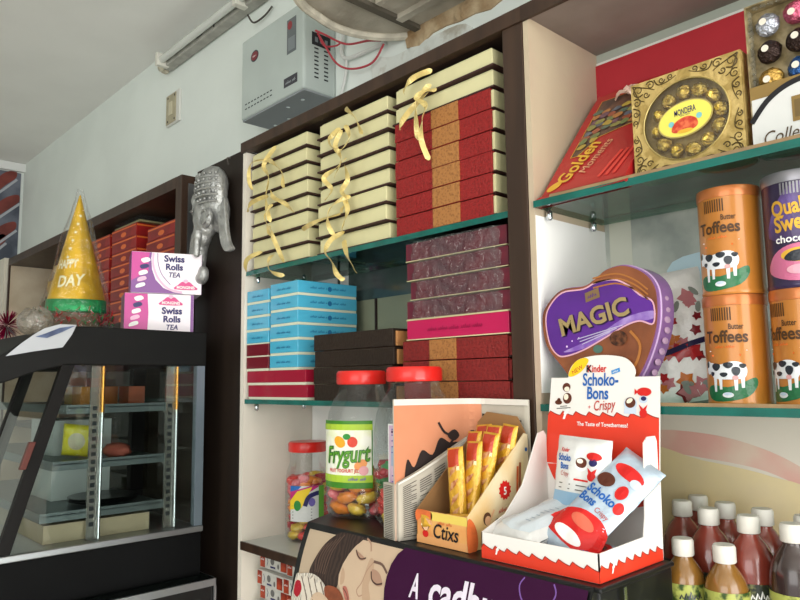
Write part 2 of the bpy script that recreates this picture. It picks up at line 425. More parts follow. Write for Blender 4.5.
W(MB().box(-.651, .35, .903, 1.11, 1.112, 1.126, M('shelf_white'))).done('bottom_shelf', r)
# left unit
l = thing('shelving_unit', 'far left dark brown shelving unit holding red sweet boxes', 'shelving unit', (-2.6, .861, 0))
O = Vector((-2.6, .861, 0))
mb = MB().box(-1.842, -1.806, .861, 1.12, 0, 2.083, BROWN)
W(mb).done('end_panel', l, bevel=.001)
W(MB().box(-3.53, -1.842, .861, 1.12, 2.05, 2.083, BROWN)).done('top_panel', l)
W(MB().box(-3.545, -3.53, .861, 1.12, 0, 2.083, BROWN).box(-3.5299, -3.527, .868, 1.10, 0, 2.05, CREAMLAM)).done('end_panel', l)
W(MB().box(-3.53, -1.842, 1.10, 1.12, 0, 2.05, M('left_unit_back', '6e6055', .6, var=.2, vscale=5))).done('back_panel', l)
for z in (1.70, 1.35, 1.0):
    W(MB().box(-3.527, -1.842, .875, 1.10, z-.018, z, BROWNI)).done('shelf_board', l)
W(MB().box(-1.8055, -1.8035, .880, .8995, 1.62, 2.06, ALU)).done('metal_strip', l)
# ================================================================ sweet boxes of the middle unit
CREAM = M('cream_card', 'd6d0a2', .5, coat=.2, var=.05, vscale=20)
CREAMD = M('cream_card_edge', 'c9c29e', .55)
MAROON = M('maroon_base', '3a1f1c', .6)
BROC = M('red_brocade', '8f1c1c', .55, col2='741414', tex='voronoi', vscale=220, lo=.1, hi=.6, bump=.35, bscale=200)
BROCD = M('red_brocade_deep', '80211f', .55, col2='681818', tex='voronoi', vscale=200, lo=.1, hi=.6, bump=.3, bscale=200)
GOLDB = M('gold_woven_band', 'a8723e', .55, col2='8a5a30', tex='voronoi', vscale=190, lo=.15, hi=.5, bump=.3, bscale=200)
def jit(a): return rnd.uniform(-a, a)
def cream_box(w, d=.17, h=.037):
    t = thing('sweet_box', 'x', 'sweet box')
    mb = MB().box(-w/2, w/2, .004, d, .0035, h-.0045, CREAM).box(-w/2+.004, w/2-.004, .007, d-.003, h-.0046, h-.001, CREAM)
    mb.done('body', t, bevel=.0012)
    MB().box(-w/2-.006, w/2+.004, 0, d+.002, 0, .0034, MAROON).done('base_tray', t)
    return t
def brocade_box(w, d=.17, h=.037, m=BROC, band=(-.02, .05), body=CREAM):
    t = thing('sweet_box', 'x', 'sweet box')
    MB().box(-w/2+.003, w/2+.001, .004, d, .003, h-.004, body).done('body', t)
    MB().box(-w/2, w/2-.004, 0, .0035, 0, h-.0012, m).box(-w/2, w/2-.004, .0036, d-.01, h-.0038, h-.0012, m).done('brocade_cover', t, bevel=.0008)
    MB().box(-w/2+.004, w/2, .004, d-.004, 0, .0029, MAROON).done('base_tray', t)
    a, b = band
    MB().box(a, b, -.0014, -.0002, .001, h-.0012, GOLDB).done('gold_band', t)
    return t
H = .0372; Z0 = 1.7775
pa = cream_box(.234)
for k in range(8):
    o = pa if k == 7 else copy_tree(pa)
    put(o, (-1.394+jit(.003), .9075+jit(.003), Z0+(7-k)*H), jit(.012), 'cream sweet box with dark base, %s in the left ribboned stack' % ordn(k, 8), 'cream sweet boxes on the top shelf')
pb = cream_box(.226)
for k in range(8):
    o = pb if k == 7 else copy_tree(pb)
    put(o, (-1.119+jit(.004), .9075+jit(.003), Z0+(7-k)*H), jit(.012), 'cream sweet box with dark base, %s in the middle ribboned stack' % ordn(k, 8), 'cream sweet boxes on the top shelf')
pc = cream_box(.246)
for k in range(2):
    o = pc if k == 0 else copy_tree(pc)
    put(o, (-.856-.002*k, .9065+.002*k, Z0+(7-k)*H), jit(.008), 'cream sweet box, %s on the stack of red brocade boxes' % ['topmost', 'second from the top'][k], 'cream sweet boxes on the top shelf')
pd = brocade_box(.244, band=(-.022, .045))
for k in range(6):
    o = pd if k == 5 else copy_tree(pd)
    put(o, (-.857+jit(.003), .9075+jit(.002), Z0+(5-k)*H), jit(.006), 'red brocade sweet box with gold band under two cream boxes, %s red one' % ordn(k, 6), 'red brocade boxes on the top shelf')

# lower compartment, right: three red brocade, one pink, four film-wrapped maroon boxes
Z1 = 1.4625
pe = brocade_box(.252, h=.0375, m=BROCD, band=(-.055, .01), body=BROCD)
for k in range(3):
    o = pe if k == 2 else copy_tree(pe)
    put(o, (-.839+[.0, -.001, .002][k], .9075, Z1+(2-k)*.0378), 0, 'red brocade sweet box, %s of the three below the pink box' % ['upper', 'middle', 'lower'][k], 'red brocade boxes on the lower glass shelf')
PINK = M('hot_pink_card', 'b81050', .45, coat=.2)
t = thing('sweet_box', 'plain hot pink sweet box between maroon wrapped boxes and red brocade boxes', 'sweet box', (-.832, .9065, Z1+.114), 0)
MB().box(-.12, .12, 0, .17, 0, .036, PINK).done('body', t, bevel=.001)
mb = MB().box(-.121, .121, -.0012, .171, -.0005, .0012, CREAM).box(-.121, .1205, -.001, .17, .0361, .0375, CREAM)
ik = Ink(mb, front(0, -.0003, 0))
scrib(ik, 0, .014, .13, .008, M('pink_dark', '900b40', .5))
mb.done('paper_edge', t)
WM = M('maroon_paper', '6b2030', .45, col2='4d1a2c', vscale=30, lo=.35, hi=.65)
def wrapped(w):
    t = thing('sweet_box', 'x', 'sweet box')
    MB().box(-w/2, w/2, .003, .165, .001, .034, WM).done('body', t, bevel=.001)
    MB().box(-w/2, w/2, .0015, .16, -.0003, .0009, CREAM).done('card_base', t)
    mb = MB()
    def f(u, v):
        x = (u-.5)*(w+.028); z = v*.036
        e = 1-abs(2*u-1)**10
        y = .0005-.002*noise.noise(Vector((x*60, z*90, w*10)))*1.2
        return (x, min(y, .002)+(1-e)*.03, z*(.35+.65*e)+.018*(1-e)*.65)
    mb.grid(34, 8, f, FILM)
    mb.done('film_wrap', t, smooth=True)
    return t
pw = [wrapped(.238), wrapped(.242)]
for k in range(4):
    o = copy_tree(pw[k % 2]) if k > 1 else pw[k]
    put(o, (-.832+[-.004, -.002, .004, -.002][k], .9085, Z1+.1525+(3-k)*.0365), [.02, 0, -.01, .01][k], 'maroon sweet box in crinkled clear film, %s of the wrapped stack' % ordn(k, 4), 'film wrapped maroon boxes')
# dark brown boxes with tan ends
DB = M('dark_brown_paper', '2e2117', .6, col2='221810', tex='wave', vscale=60, bump=.3, bscale=120)
TAN = M('tan_card', 'c98f58', .6, var=.1)
def dark_box():
    t = thing('sweet_box', 'x', 'sweet box')
    MB().box(-.129, .125, 0, .008, 0, .0345, DB).box(-.129, .125, .008, .10, .030, .0345, DB).done('brown_cover', t, bevel=.001)
    MB().box(-.125, .1285, .0085, .098, .001, .0295, TAN).done('body', t, bevel=.0006)
    return t
pk = dark_box()
for k in range(4):
    o = pk if k == 0 else copy_tree(pk)
    put(o, (-1.12+[.002, .004, 0, .003][k]+.0, .907+[0, .001, 0, 0][k], Z1+(3-k)*.0352), jit(.006), 'dark brown sweet box with tan end, %s of four beside the blue boxes' % ordn(k, 4), 'dark brown boxes behind the candy jars')
# sky blue boxes end-on
SKY = M('sky_blue_card', '4fb4d6', .35, coat=.6, var=.06, vscale=25)
SKYT = M('sky_blue_print', '1d6c9c', .5)
CARDW = M('box_cream_edge', 'd9dcc4', .5)
MAR2 = M('maroon_card', '6e1222', .45, coat=.2)
CRIM = M('crimson_card', '9c1030', .45, coat=.2)
def end_box(w, d, h, m, side=True, txt=True):
    t = thing('sweet_box', 'x', 'sweet box')
    MB().box(-w/2, w/2, 0, d, .006, h, m).done('lid', t, bevel=.001)
    mb = MB().box(-w/2+.001, w/2-.001, .001, d-.001, 0, .0058, CARDW)
    mb.done('base_tray', t)
    if txt:
        mb = MB()
        scrib(Ink(mb, front(0, 0, 0)), 0, h*.48, w*.5, .006, SKYT)
        if side:
            mb.done('lettering', t); mb = MB()
            scrib(scrib(Ink(mb, sideR(w/2, 0, 0)), d*.34, h*.50, d*.28, .0065, SKYT), d*.70, h*.50, d*.26, .0065, SKYT).poly(oval(d*.525, h*.55, .006, .006), SKYT)
        mb.done('lettering', t)
    return t
hb = .0338
# two wide crimson boxes below
t = None
for k in range(2):
    b = end_box(.245, .165, .0335, CRIM, txt=False) if k == 0 else copy_tree(t)
    t = t or b
    put(b, (-1.397+.006*(1-k)+(-.004), .9075, Z1+k*.0338), 0, 'crimson sweet box, %s of the two under the blue boxes' % ['lower', 'upper'][k], 'crimson boxes under the blue boxes')
zb = Z1+.0676
p1 = end_box(.113, .172, .0336, SKY)
for k in range(6):
    o = p1 if k == 0 else copy_tree(p1)
    put(o, (-1.3665+.0, .908, zb+(5-k)*hb), jit(.01), 'sky blue sweet box, %s in the taller blue stack' % ordn(k, 6), 'sky blue sweet boxes')
p2 = end_box(.098, .15, .0336, SKY); p3_ = end_box(.098, .15, .0336, MAR2, txt=False)
for k in range(4):
    o = p2 if k == 0 else copy_tree(p2)
    put(o, (-1.4795, .908, zb+(5-k)*hb-.006), 0, 'sky blue sweet box, %s in the shorter stack by the cream side' % ordn(k, 4), 'sky blue sweet boxes')
for k in range(2):
    o = p3_ if k == 0 else copy_tree(p3_)
    put(o, (-1.4795, .908, zb+k*(hb-.003)), 0, 'maroon sweet box, %s of two below the short blue stack' % ['lower', 'upper'][k], 'maroon boxes under the short blue stack')
# (the short stack rests directly on its maroon boxes)

# ------------------------------------------------ gold curling ribbons
RIB = M('gold_ribbon', 'e6cf84', .3, .2, coat=.5, var=.25, vscale=40)
RB_a = [
  [(-1.381,2.061),(-1.424,2.024),(-1.397,1.986),(-1.414,1.936),(-1.404,1.880)],
  [(-1.433,2.044),(-1.372,2.014),(-1.338,1.982),(-1.350,1.952)],
  [(-1.398,2.030),(-1.460,2.038),(-1.478,2.004),(-1.487,1.976)],
  [(-1.405,1.958),(-1.379,1.934),(-1.329,1.909),(-1.305,1.886)],
  [(-1.414,1.946),(-1.468,1.937),(-1.505,1.924)],
  [(-1.396,1.922),(-1.404,1.895),(-1.391,1.864),(-1.404,1.847)],
  [(-1.404,1.870),(-1.387,1.853),(-1.365,1.819),(-1.344,1.776)],
  [(-1.438,1.813),(-1.483,1.800),(-1.511,1.774)],
  [(-1.392,1.800),(-1.386,1.782),(-1.377,1.757),(-1.344,1.744)]]
RB_b = [
  [(-1.129,2.030),(-1.142,1.998),(-1.122,1.963),(-1.157,1.932)],
  [(-1.118,2.038),(-1.095,2.003),(-1.119,1.979),(-1.142,1.990),(-1.163,2.017),(-1.135,2.036)],
  [(-1.116,1.966),(-1.136,1.945),(-1.170,1.931),(-1.150,1.904),(-1.188,1.890)],
  [(-1.122,1.952),(-1.103,1.915),(-1.119,1.894),(-1.103,1.873),(-1.136,1.854)],
  [(-1.126,1.886),(-1.097,1.851),(-1.110,1.824),(-1.130,1.811)],
  [(-1.103,1.882),(-1.143,1.868),(-1.160,1.837),(-1.157,1.807)],
  [(-1.136,1.850),(-1.206,1.845),(-1.273,1.839)],
  [(-1.123,1.809),(-1.157,1.798),(-1.171,1.774),(-1.150,1.750),(-1.137,1.721),(-1.124,1.709)],
  [(-1.123,1.793),(-1.097,1.760),(-1.078,1.732),(-1.085,1.721)],
  [(-1.118,2.075),(-1.076,2.041),(-1.063,2.003)]]
RB_c = [
  [(-.862,2.070),(-.899,2.067),(-.926,2.056),(-.937,2.048)],
  [(-.867,2.045),(-.884,2.023),(-.895,1.999),(-.901,1.947)],
  [(-.852,2.029),(-.873,2.031),(-.889,2.021),(-.863,1.998),(-.874,1.978),(-.885,1.943),(-.874,1.902)],
  [(-.873,2.031),(-.905,2.010),(-.938,1.989),(-.950,1.980)]]
def ribbons(sets, label, group=None):
    x0 = sum(p[0] for p in sets[0])/len(sets[0])
    root = thing('gift_ribbon', label, 'ribbon', (x0, .9, sets[0][0][1]), 0)
    for q, pts in enumerate(sets):
        P = spline(pts, 6, False); n = len(P); V = []; Wd = []
        for i, (x, z) in enumerate(P):
            V.append((x-x0, -.006-.010*math.sin(PI*i/(n-1))*(1+.4*(q % 3)), z-sets[0][0][1]))
            a = .9*math.sin(i*.33+q*1.7); t = Vector((P[min(i+1,n-1)][0]-P[max(i-1,0)][0], 0, P[min(i+1,n-1)][1]-P[max(i-1,0)][1])).normalized()
            s_ = t.cross(Vector((0,1,0)))
            Wd.append(s_*math.cos(a)+Vector((0,1,0))*math.sin(a))
        MB().strip(V, .0105, Wd, RIB, .0003).done('ribbon_curl', root, smooth=False)
ribbons(RB_a, 'gold curled ribbon hanging down the left stack of cream boxes')
ribbons(RB_b, 'gold curled ribbon tangled down the middle stack of cream boxes')
ribbons(RB_c, 'gold curled ribbon hanging over the red brocade boxes')

# ------------------------------------------------ cartons under the bottom shelf
WPR = M('white_print_card', 'cfcdc6', .5, var=.1, vscale=60); ORR = M('orange_red_print', 'b2472a', .5, col2='7d2418', vscale=50)
def carton():
    t = thing('biscuit_carton', 'x', 'carton')
    MB().box(-.055, .055, 0, .11, 0, .034, WPR).done('body', t, bevel=.001)
    mb = MB(); ik = Ink(mb, front(0, 0, 0))
    ik.poly(rect(-.054, .002, -.034, .032), ORR).poly(rect(.030, .004, .054, .030), ORR, 2)
    ik.poly(oval(-.004, .02, .008, .008), M('grey_print', '6b6a68', .5)).poly(rect(-.012, .005, .008, .009), NAVY)
    ik.line([(-.026,.008),(-.022,.018),(-.027,.027)], .002, NAVY).poly(oval(.02, .012, .004, .006), M('grey_print'))
    scrib(ik, -.044, .018, .014, .005, WHITE, 3)
    mb.done('printed_label', t)
    return t
pq = carton(); first = True
for c, x in enumerate((-1.452, -1.338, -1.224)):
    for k in range(6):
        o = pq if first else copy_tree(pq); first = False
        put(o, (x+jit(.003), .93+.012*(k % 2), .8755+.0355*k+.012), jit(.03), 'white and red biscuit carton under the pale shelf, %s of the %s row' % (ordn(5-k, 6), ['left', 'middle', 'right'][c]), 'biscuit cartons below the shelf')
tag(MB().box(-1.51, -1.16, .92, 1.08, .8755, .8870, M('brown_card', '9a7a55', .8)).done('cardboard_sheet'), 'brown cardboard sheet under the biscuit cartons', 'cardboard')
# ================================================================ advertising stand with rounded sign
BLK = M('black_plastic', '101012', .4, coat=.15, var=.3, vscale=20)
st = thing('advertising_stand', 'black countertop stand with bulging purple chocolate sign showing a woman', 'display stand', (-.75, .80, 0))
SX, SY = -.75, .80
def WS(mb):
    mb.v = [(p[0]-SX, p[1]-SY, p[2]) for p in mb.v]; return mb
ZT = 1.268
WS(MB().hull([(-1.0,.722,1.0),(-.452,.722,1.0),(-.446,.885,1.0),(-1.085,.885,1.0)], [(-1.0,.722,ZT-.006),(-.452,.722,ZT-.006),(-.446,.885,ZT-.006),(-1.085,.885,ZT-.006)], BLK)).done('body', st, bevel=.003)
WS(MB().hull([(-1.003,.7165,ZT-.006),(-.446,.7165,ZT-.006),(-.444,.888,ZT-.006),(-1.088,.888,ZT-.006)], [(-1.003,.7165,ZT),(-.446,.7165,ZT),(-.444,.888,ZT),(-1.088,.888,ZT)], BLK)).done('top', st, bevel=.002)
def bul(z):  # front of the sign at height z
    t = (ZT-z)/.26
    return .716-.034*math.sin(PI*min(max(t, 0), 1))**.9
def smap(u, v, h):   # u from the left edge, v down from the top (negative)
    z = ZT+v; y = bul(z); d = (bul(z+.002)-bul(z-.002))/.004
    n = Vector((0, -1, d)).normalized()
    return Vector((-1.0+u-SX, y-SY, z))+n*h
mb = MB(); Wd_ = .546
mb.grid(2, 26, lambda u, v: smap(u*Wd_, -.26*v, -.003), BLK)
ring = [smap(0, -.26*k/26, -.003) for k in range(27)]
for x in (0, Wd_):
    a = [smap(x, -.26*k/26, 0) for k in range(27)]
    mb.add([*a, *[Vector((p.x, -.078, p.z)) for p in a]], [(i, i+1, 28+i, 27+i) for i in range(26)], BLK)
mb.done('sign_housing', st, smooth=True)
PUR = M('purple_sign', '370f33', .6, var=.15, vscale=5, coat=.0, spec=.12)
PAPR = M('sign_paper_beige', 'b8a48c', .5, var=.05, vscale=6)
mb = MB(); ik = Ink(mb, smap, .02)
ik.poly(rect(.0, -.255, Wd_-.0, -.0005), BLK, 1)
ik.poly(rect(.013, -.25, .26, -.009), PAPR, 2)
HAIR = M('sign_hair', '2a1e1a', .5, col2='40302a', tex='wave', vscale=40, lo=.2, hi=.9)
FACE = M('sign_skin', 'c8ae94', .5, var=.05, vscale=10); SHA = M('sign_skin_line', 'a98570', .5); DK = M('sign_dark_line', '4b332c', .5)
LIPM = M('sign_lips', 'b06a5c', .5)
def q(p): return spline(p, 5)
ik.poly(q([(.107,-.003),(.19,-.006),(.146,-.011),(.126,-.032),(.119,-.048),(.119,-.066),(.108,-.088),(.085,-.088),(.060,-.080),(.041,-.070),(.047,-.050),(.062,-.026),(.084,-.009)]), HAIR, 3)
ik.poly([(.15,-.007),(.245,-.007),(.245,-.16),(.12,-.16),(.128,-.12),(.135,-.098),(.128,-.09),(.1195,-.085),(.124,-.079),(.117,-.073),(.115,-.060),(.119,-.045),(.127,-.030),(.137,-.018)], FACE, 4)
ik.poly(q([(.140,-.022),(.147,-.030),(.157,-.034),(.167,-.031),(.158,-.027),(.148,-.024)]), SHA, 5)
ik.line(spline([(.142,-.022),(.149,-.029),(.158,-.032),(.168,-.029)], 4, False), .0018, DK, 6)
ik.line(spline([(.158,-.004),(.169,-.009),(.175,-.019)], 4, False), .0026, SHA, 5)
ik.poly(q([(.186,-.042),(.190,-.054),(.202,-.060),(.214,-.057),(.207,-.046),(.196,-.041)]), SHA, 5)
ik.line(spline([(.186,-.044),(.191,-.054),(.202,-.058),(.214,-.055)], 4, False), .0022, DK, 6)
ik.line(spline([(.186,-.031),(.205,-.032),(.219,-.041)], 4, False), .0036, M('sign_brow', '6b5146', .5), 5)
ik.poly(q([(.176,-.030),(.186,-.030),(.190,-.045),(.186,-.062),(.194,-.080),(.184,-.092),(.176,-.080),(.172,-.062)]), M('sign_skin_mid', 'b89a80', .5), 4.5)
ik.poly(q([(.120,-.050),(.128,-.056),(.130,-.068),(.122,-.072)]), M('sign_skin_mid'), 4.5)
for k in range(6): ik.line(spline([(.105-.008*k,-.006-.004*k),(.088-.007*k,-.030-.003*k),(.080-.005*k,-.066)], 4, False), .0012, M('sign_hair_light', '6b5348', .5), 4)
ik.line(spline([(.186,-.032),(.176,-.045),(.170,-.062),(.162,-.073),(.168,-.080),(.176,-.077)], 4, False), .0016, SHA, 5)
ik.poly(q([(.130,-.075),(.138,-.073),(.146,-.082),(.150,-.093),(.143,-.093),(.136,-.086)]), LIPM, 6)
ik.line(spline([(.131,-.076),(.140,-.081),(.148,-.091)], 4, False), .0012, DK, 7)
# knitted cuff, fingers and the chocolate
KN = M('sign_knit', 'd9d2c6', .6, col2='a0978a', tex='wave', vscale=60, lo=.3, hi=.7)
ik.poly(q([(.009,-.084),(.022,-.075),(.050,-.070),(.074,-.074),(.092,-.085),(.105,-.108),(.10,-.16),(.009,-.16)]), KN, 7)
for k in range(4):
    fx = .014+.017*k
    ik.line(spline([(fx+.004,-.079+.003*math.sin(k)),(fx+.014,-.090),(fx+.024,-.106),(fx+.030,-.125)], 4, False), .0125, M('sign_glove', 'd4cabb', .6), 8)
    ik.line(spline([(fx+.011,-.078+.003*math.sin(k)),(fx+.021,-.090),(fx+.031,-.106),(fx+.037,-.125)], 4, False), .0014, DK, 9)
ik.poly(q([(.012,-.088),(.024,-.086),(.030,-.098),(.020,-.110),(.010,-.105)]), M('sign_red', 'a3182a', .5), 8)
ik.poly(q([(.088,-.083),(.110,-.078),(.128,-.083),(.138,-.095),(.130,-.108),(.10,-.105)]), M('sign_choc', '8b4a30', .5, var=.3, vscale=60), 8)
ik.poly(q([(.060,-.100),(.078,-.092),(.100,-.098),(.112,-.112),(.08,-.13),(.055,-.12)]), FACE, 9)
# purple field with a round shoulder and the words
ik.poly([(.546-.004,-.0045),(.546-.004,-.25),(.262,-.25),(.240,-.14),(.228,-.095),(.2215,-.060),(.2215,-.045),(.225,-.028),(.233,-.014),(.2445,-.0045)], PUR, 10)
ik.line(spline([(.497,.0-.006),(.502,-.016),(.494,-.030),(.476,-.036),(.458,-.030),(.450,-.016),(.455,-.006)], 5, False), .0018, M('sign_lilac', '7a55a0', .5), 11)
WS_ = M('sign_white', 'ddd3e2', .5)
ik.text('A', .281, -.060, .041, WS_, 12, bold=.026, width=.018)
ik.text('cadbury', .385, -.0635, .054, WS_, 12, bold=.026, width=.155)
mb.done('printed_sign', st)
WS(MB().box(-.4459, -.4452, .765, .771, 1.02, ZT-.008, CHROME)).done('metal_strip', st)

# ================================================================ candy jars
LIDR = M('red_lid', 'd7231c', .35, coat=.4)
def gummy(col, k):
    m = M('gummy_%s' % k, col, .3, coat=.7, var=.25, vscale=60)
    mb = MB(); mb.ell((0,0,0), (.019,.015,.010), m, bumpy=.25)
    mb.ell((.011,.004,.002), (.010,.009,.007), m, n=10, rings=6)
    return mb.done('gummy_sweet', None, smooth=True)
GC = [('e84a44','red'),('f09038','orange'),('eac648','yellow'),('f07f86','pink'),('3f8a4d','green'),('b8303c','dark red'),('a3bb48','lime')]
def jar(loc, r, hb_, lr, label, rz, kind, fill, group_fill, cols, nf):
    t = thing('candy_jar', label, 'jar', loc, rz)
    z = hb_
    prof = [(r*.86,.001),(r*.97,.010),(r,.022),(r*.985,.035),(r,.05),(r,z*.62),(r*.985,z*.66),(r*.93,z*.76),(r*.80,z*.86),(lr*1.02,z*.93),(lr*.97,z)]
    MB().lathe(prof, CLEAR, 40, cap=False, sq=.0).lathe([(.0005,.001),(r*.86,.001)], CLEAR, 40, cap=False).done('jar_body', t, smooth=True)
    mb = MB()
    n = 60; vs = []; L_ = [(lr*1.06,z-.004),(lr*1.09,z-.001),(lr*1.09,z+.016),(lr*1.03,z+.020),(.001,z+.020)]
    for rr, zz in L_:
        for k in range(n):
            a = 2*PI*k/n; q_ = rr*(1+(.012 if k % 2 and rr > lr*1.05 else 0)); vs.append((q_*math.cos(a), q_*math.sin(a), zz))
    mb.add(vs, [(i*n+k, i*n+(k+1) % n, (i+1)*n+(k+1) % n, (i+1)*n+k) for i in range(4) for k in range(n)], LIDR)
    mb.done('lid', t, smooth=True)
    # sweets piled inside, each its own
    X = Matrix.Translation(loc); protos = {}
    for k in range(nf):
        c, nm = cols[k % len(cols)]
        if nm not in protos:
            o = gummy(c, nm); protos[nm] = o
        else:
            o = protos[nm].copy(); C.objects.link(o)
        per = 7; lay = k//per; a = 2*PI*(k % per)/per+lay*.45
        rr = (r-.022) if (k % per) < 6 else .0
        rr = r-.021
        zz = .014+lay*.0195
        if zz > fill: zz = fill-rnd.random()*.02
        o.location = (loc[0]+rr*math.cos(a), loc[1]+rr*math.sin(a), loc[2]+zz)
        o.rotation_euler = (rnd.uniform(-.4,.4), rnd.uniform(-.4,.4), rnd.uniform(0,6))
        tag(o, '%s jelly sweet inside the %s' % (nm, group_fill), 'sweet', '%s jelly sweets in the %s' % (nm, group_fill))
    return t
j1 = (-.990, .826, ZT+.0005); j2 = (-.854, .828, ZT+.0005)
J1 = jar(j1, .064, .232, .041, 'tall clear candy jar with red lid and green fruit label, left on black stand', 0, 0, .07, 'jar with the green fruit label',
    [GC[3], GC[1], GC[0], GC[2], GC[3], GC[1], GC[2]], 42)
J2 = jar(j2, .069, .236, .043, 'tall clear candy jar with red lid and pink label, behind the newspaper', 0, 0, .10, 'jar with the pink label',
    [GC[4], GC[2], GC[5], GC[4], GC[0], GC[2], GC[5]], 49)
# curved label on jar 1, facing the viewer's left front
def wraplabel(parent, r, z0, z1, a0, half, paint, base):
    mb = MB(); F = cylmap(r+.0008, a0=a0)
    F2 = lambda u, v, h: F(u, v+z0, h)
    ik = Ink(mb, F2, .014); ik.poly(rect(-half, 0, half, z1-z0), base, 1); paint(ik, half, z1-z0)
    mb.done('printed_label', parent)
LGR = M('label_green', '5d9a2b', .4); LPALE = M('label_pale', 'e7ebc4', .45, col2='f1f1e4', vscale=30)
def paint1(ik, h, H_):
    ik.poly(rect(-h+.002, .012, h-.002, H_-.006), LPALE, 2).poly(rect(-h, .010, h, .022), M('label_lime', 'a8c63a', .4), 3)
    ik.poly(rect(-h, H_-.016, h, H_-.006), M('label_lime'), 3)
    x = .006
    ik.poly(oval(x-.012, H_-.036, .012, .009, 16, -.5), M('mango', 'eda52b', .4), 4).poly(oval(x+.012, H_-.036, .009, .009), M('berry', 'd8442c', .4), 4).poly(oval(x+.002, H_-.027, .007, .005), GREEN, 5)
    ik.text('Frygurt', x, H_-.070, .040, M('label_dkgreen', '2c6d23', .4), 6, bold=.035, shear=.25, width=.084, rot=.06).text('Frygurt', x, H_-.070, .040, M('label_green', '', .4), 8, bold=.0, shear=.25, width=.084, rot=.06)
    ik.poly(oval(x+.026, .040, .012, .008, 14, .5), M('peach', 'eb9a57', .4), 4).poly(oval(x+.031, .030, .008, .008), M('peachpink', 'e3a3a8', .4), 5)
    ik.text('FRUIT YOGHURT JEL', x-.006, .027, .008, RED, 6, bold=.02, width=.058)
    scrib(ik, x+.02, .0135, .03, .006, M('label_violet', '6d5fa8', .5), 6)
wraplabel(J1, .064, .052, .166, math.radians(-70), .053, paint1, M('label_green_edge', '3f7f24', .4))
def paint2(ik, h, H_):
    ik.poly(rect(-h+.002, .002, h-.002, H_-.002), M('label_lilac', 'c9a3c4', .45, col2='dbbfd2', vscale=25), 2)
    ik.poly(rect(-h+.006, .045, h-.006, .075), M('label_bluegrey', 'a9b6cf', .45), 3)
    for k in range(11):
        if 2 < k < 6: continue
        ik.line([(-h+.007, .012+.009*k), (h-.008-.01*(k % 3), .012+.009*k)], .0018, M('label_violet'), 4)
    ik.line([(-h+.007, H_-.012), (h-.02, H_-.012)], .004, M('ink_dpurple', '4f1f5d', .5), 5)
wraplabel(J2, .069, .055, .165, math.radians(-62), .024, paint2, WHITE)
# small jar on the pale shelf
js = (-1.438, 1.028, 1.1265)
J3 = jar(js, .054, .212, .043, 'smaller clear jar of red jelly sweets with red lid on pale shelf', 0, 0, .15, 'small jar on the pale shelf', [GC[0], GC[0], GC[3], GC[1], GC[5], GC[2], GC[0]], 63)
def paint3(ik, h, H_):
    ik.poly(rect(-h, 0, h, H_), M('label_lightgrey', 'd8d8d6', .45), 2)
    ik.poly([(-h, H_), (-h+.03, H_), (-h, H_-.028)], M('label_cyan', '2c6fc0', .45), 3)
    ik.poly([(-h+.0, H_-.014), (-h+.05, H_), (-h+.075, H_), (-h, H_-.040)], M('label_magenta', 'c2307a', .45), 4)
    ik.poly([(-h+.02, H_-.012), (-h+.055, H_-.002), (-h+.03, H_-.05), (-h, H_-.055), (-h, H_-.035)], YEL, 5)
    ik.poly(oval(-h+.02, H_-.045, .009, .012), GREEN, 6)
    for k in range(5): ik.line([(-h+.006, .008+.007*k), (h*.3, .008+.007*k)], .0016, M('grey_print'), 6)
    ik.line(spline([(-.004, H_-.046), (.004, H_-.026), (.020, H_-.018), (.034, H_-.016)], 4, False), .010, NAVY, 6); ik.poly(oval(.012, .045, .008, .010, 9), M('label_violet'), 6)
    ik.poly(rect(h-.014, 0, h, H_), LGR, 7)
wraplabel(J3, .054, .050, .132, math.radians(-38), .042, paint3, WHITE)

# ================================================================ folded newspapers beside the stick box
NP = M('newsprint', 'b9b2a4', .85, var=.06, vscale=12); NPW = M('newsprint_margin', 'dedad0', .85)
NTX = M('newsprint_text', '57524d', .9)
def sheet(name, path, zt, zb, label, paint, th=.0014, extra=None):
    """upright folded sheet along a plan path; zt/zb give top and bottom heights along it"""
    t = thing(name, label, 'newspaper', (path[0][0], path[0][1], ZT+.0005))
    ox, oy, oz = path[0][0], path[0][1], ZT+.0005
    P = spline(path, 8, False); n = len(P); D = [0]
    for i in range(1, n): D.append(D[-1]+math.dist(P[i-1], P[i]))
    Lt = D[-1]
    def at(u):
        u = min(max(u, 0), Lt-1e-6); i = next(k for k in range(1, n) if D[k] >= u); f = (u-D[i-1])/max(D[i]-D[i-1], 1e-9)
        a, b = Vector(P[i-1]), Vector(P[i]); t_ = (b-a).normalized()
        return a+(b-a)*f, Vector((t_.y, -t_.x))
    def F(u, v, h):
        p, nn = at(u*Lt); f = u
        z = zb(f)+(zt(f)-zb(f))*v
        return Vector((p.x+nn.x*h-ox, p.y+nn.y*h-oy, z-oz))
    for k, off in enumerate([0, -.0022, -.0044] if extra else [0]):
        mb = MB()
        mb.grid(24, 6, lambda u, v: F(u, v, off), NP)
        mb.done('page', t, smooth=True, solid=th)
    mb = MB(); ik = Ink(mb, lambda u, v, h: F(u, v, h+.0008), .06); paint(ik)
    mb.done('print', t)
    return t
def fronttext(ik):
    ik.poly(rect(.0, .965, 1, 1), NPW, 1)
    for c in range(5):
        a = .05+c*.19
        for k in range(26):
            y = .06+k*.033
            if rnd.random() < .08: continue
            ik.line([(a, y), (a+.15*(1 if rnd.random() > .15 else .6), y)], .012, NTX, 2)
    ik.poly(rect(.62, .55, .99, .92), M('newsprint_yellow', 'b9aa55', .85, col2='8f8747', tex='wave', vscale=70), 3)
sheet('newspaper', [(-.778,.718),(-.770,.76),(-.7685,.82),(-.768,.873)], lambda f: 1.352+.062*f, lambda f: ZT+.001, 'folded newspaper of fine print leaning against the stick box', fronttext, extra=True)
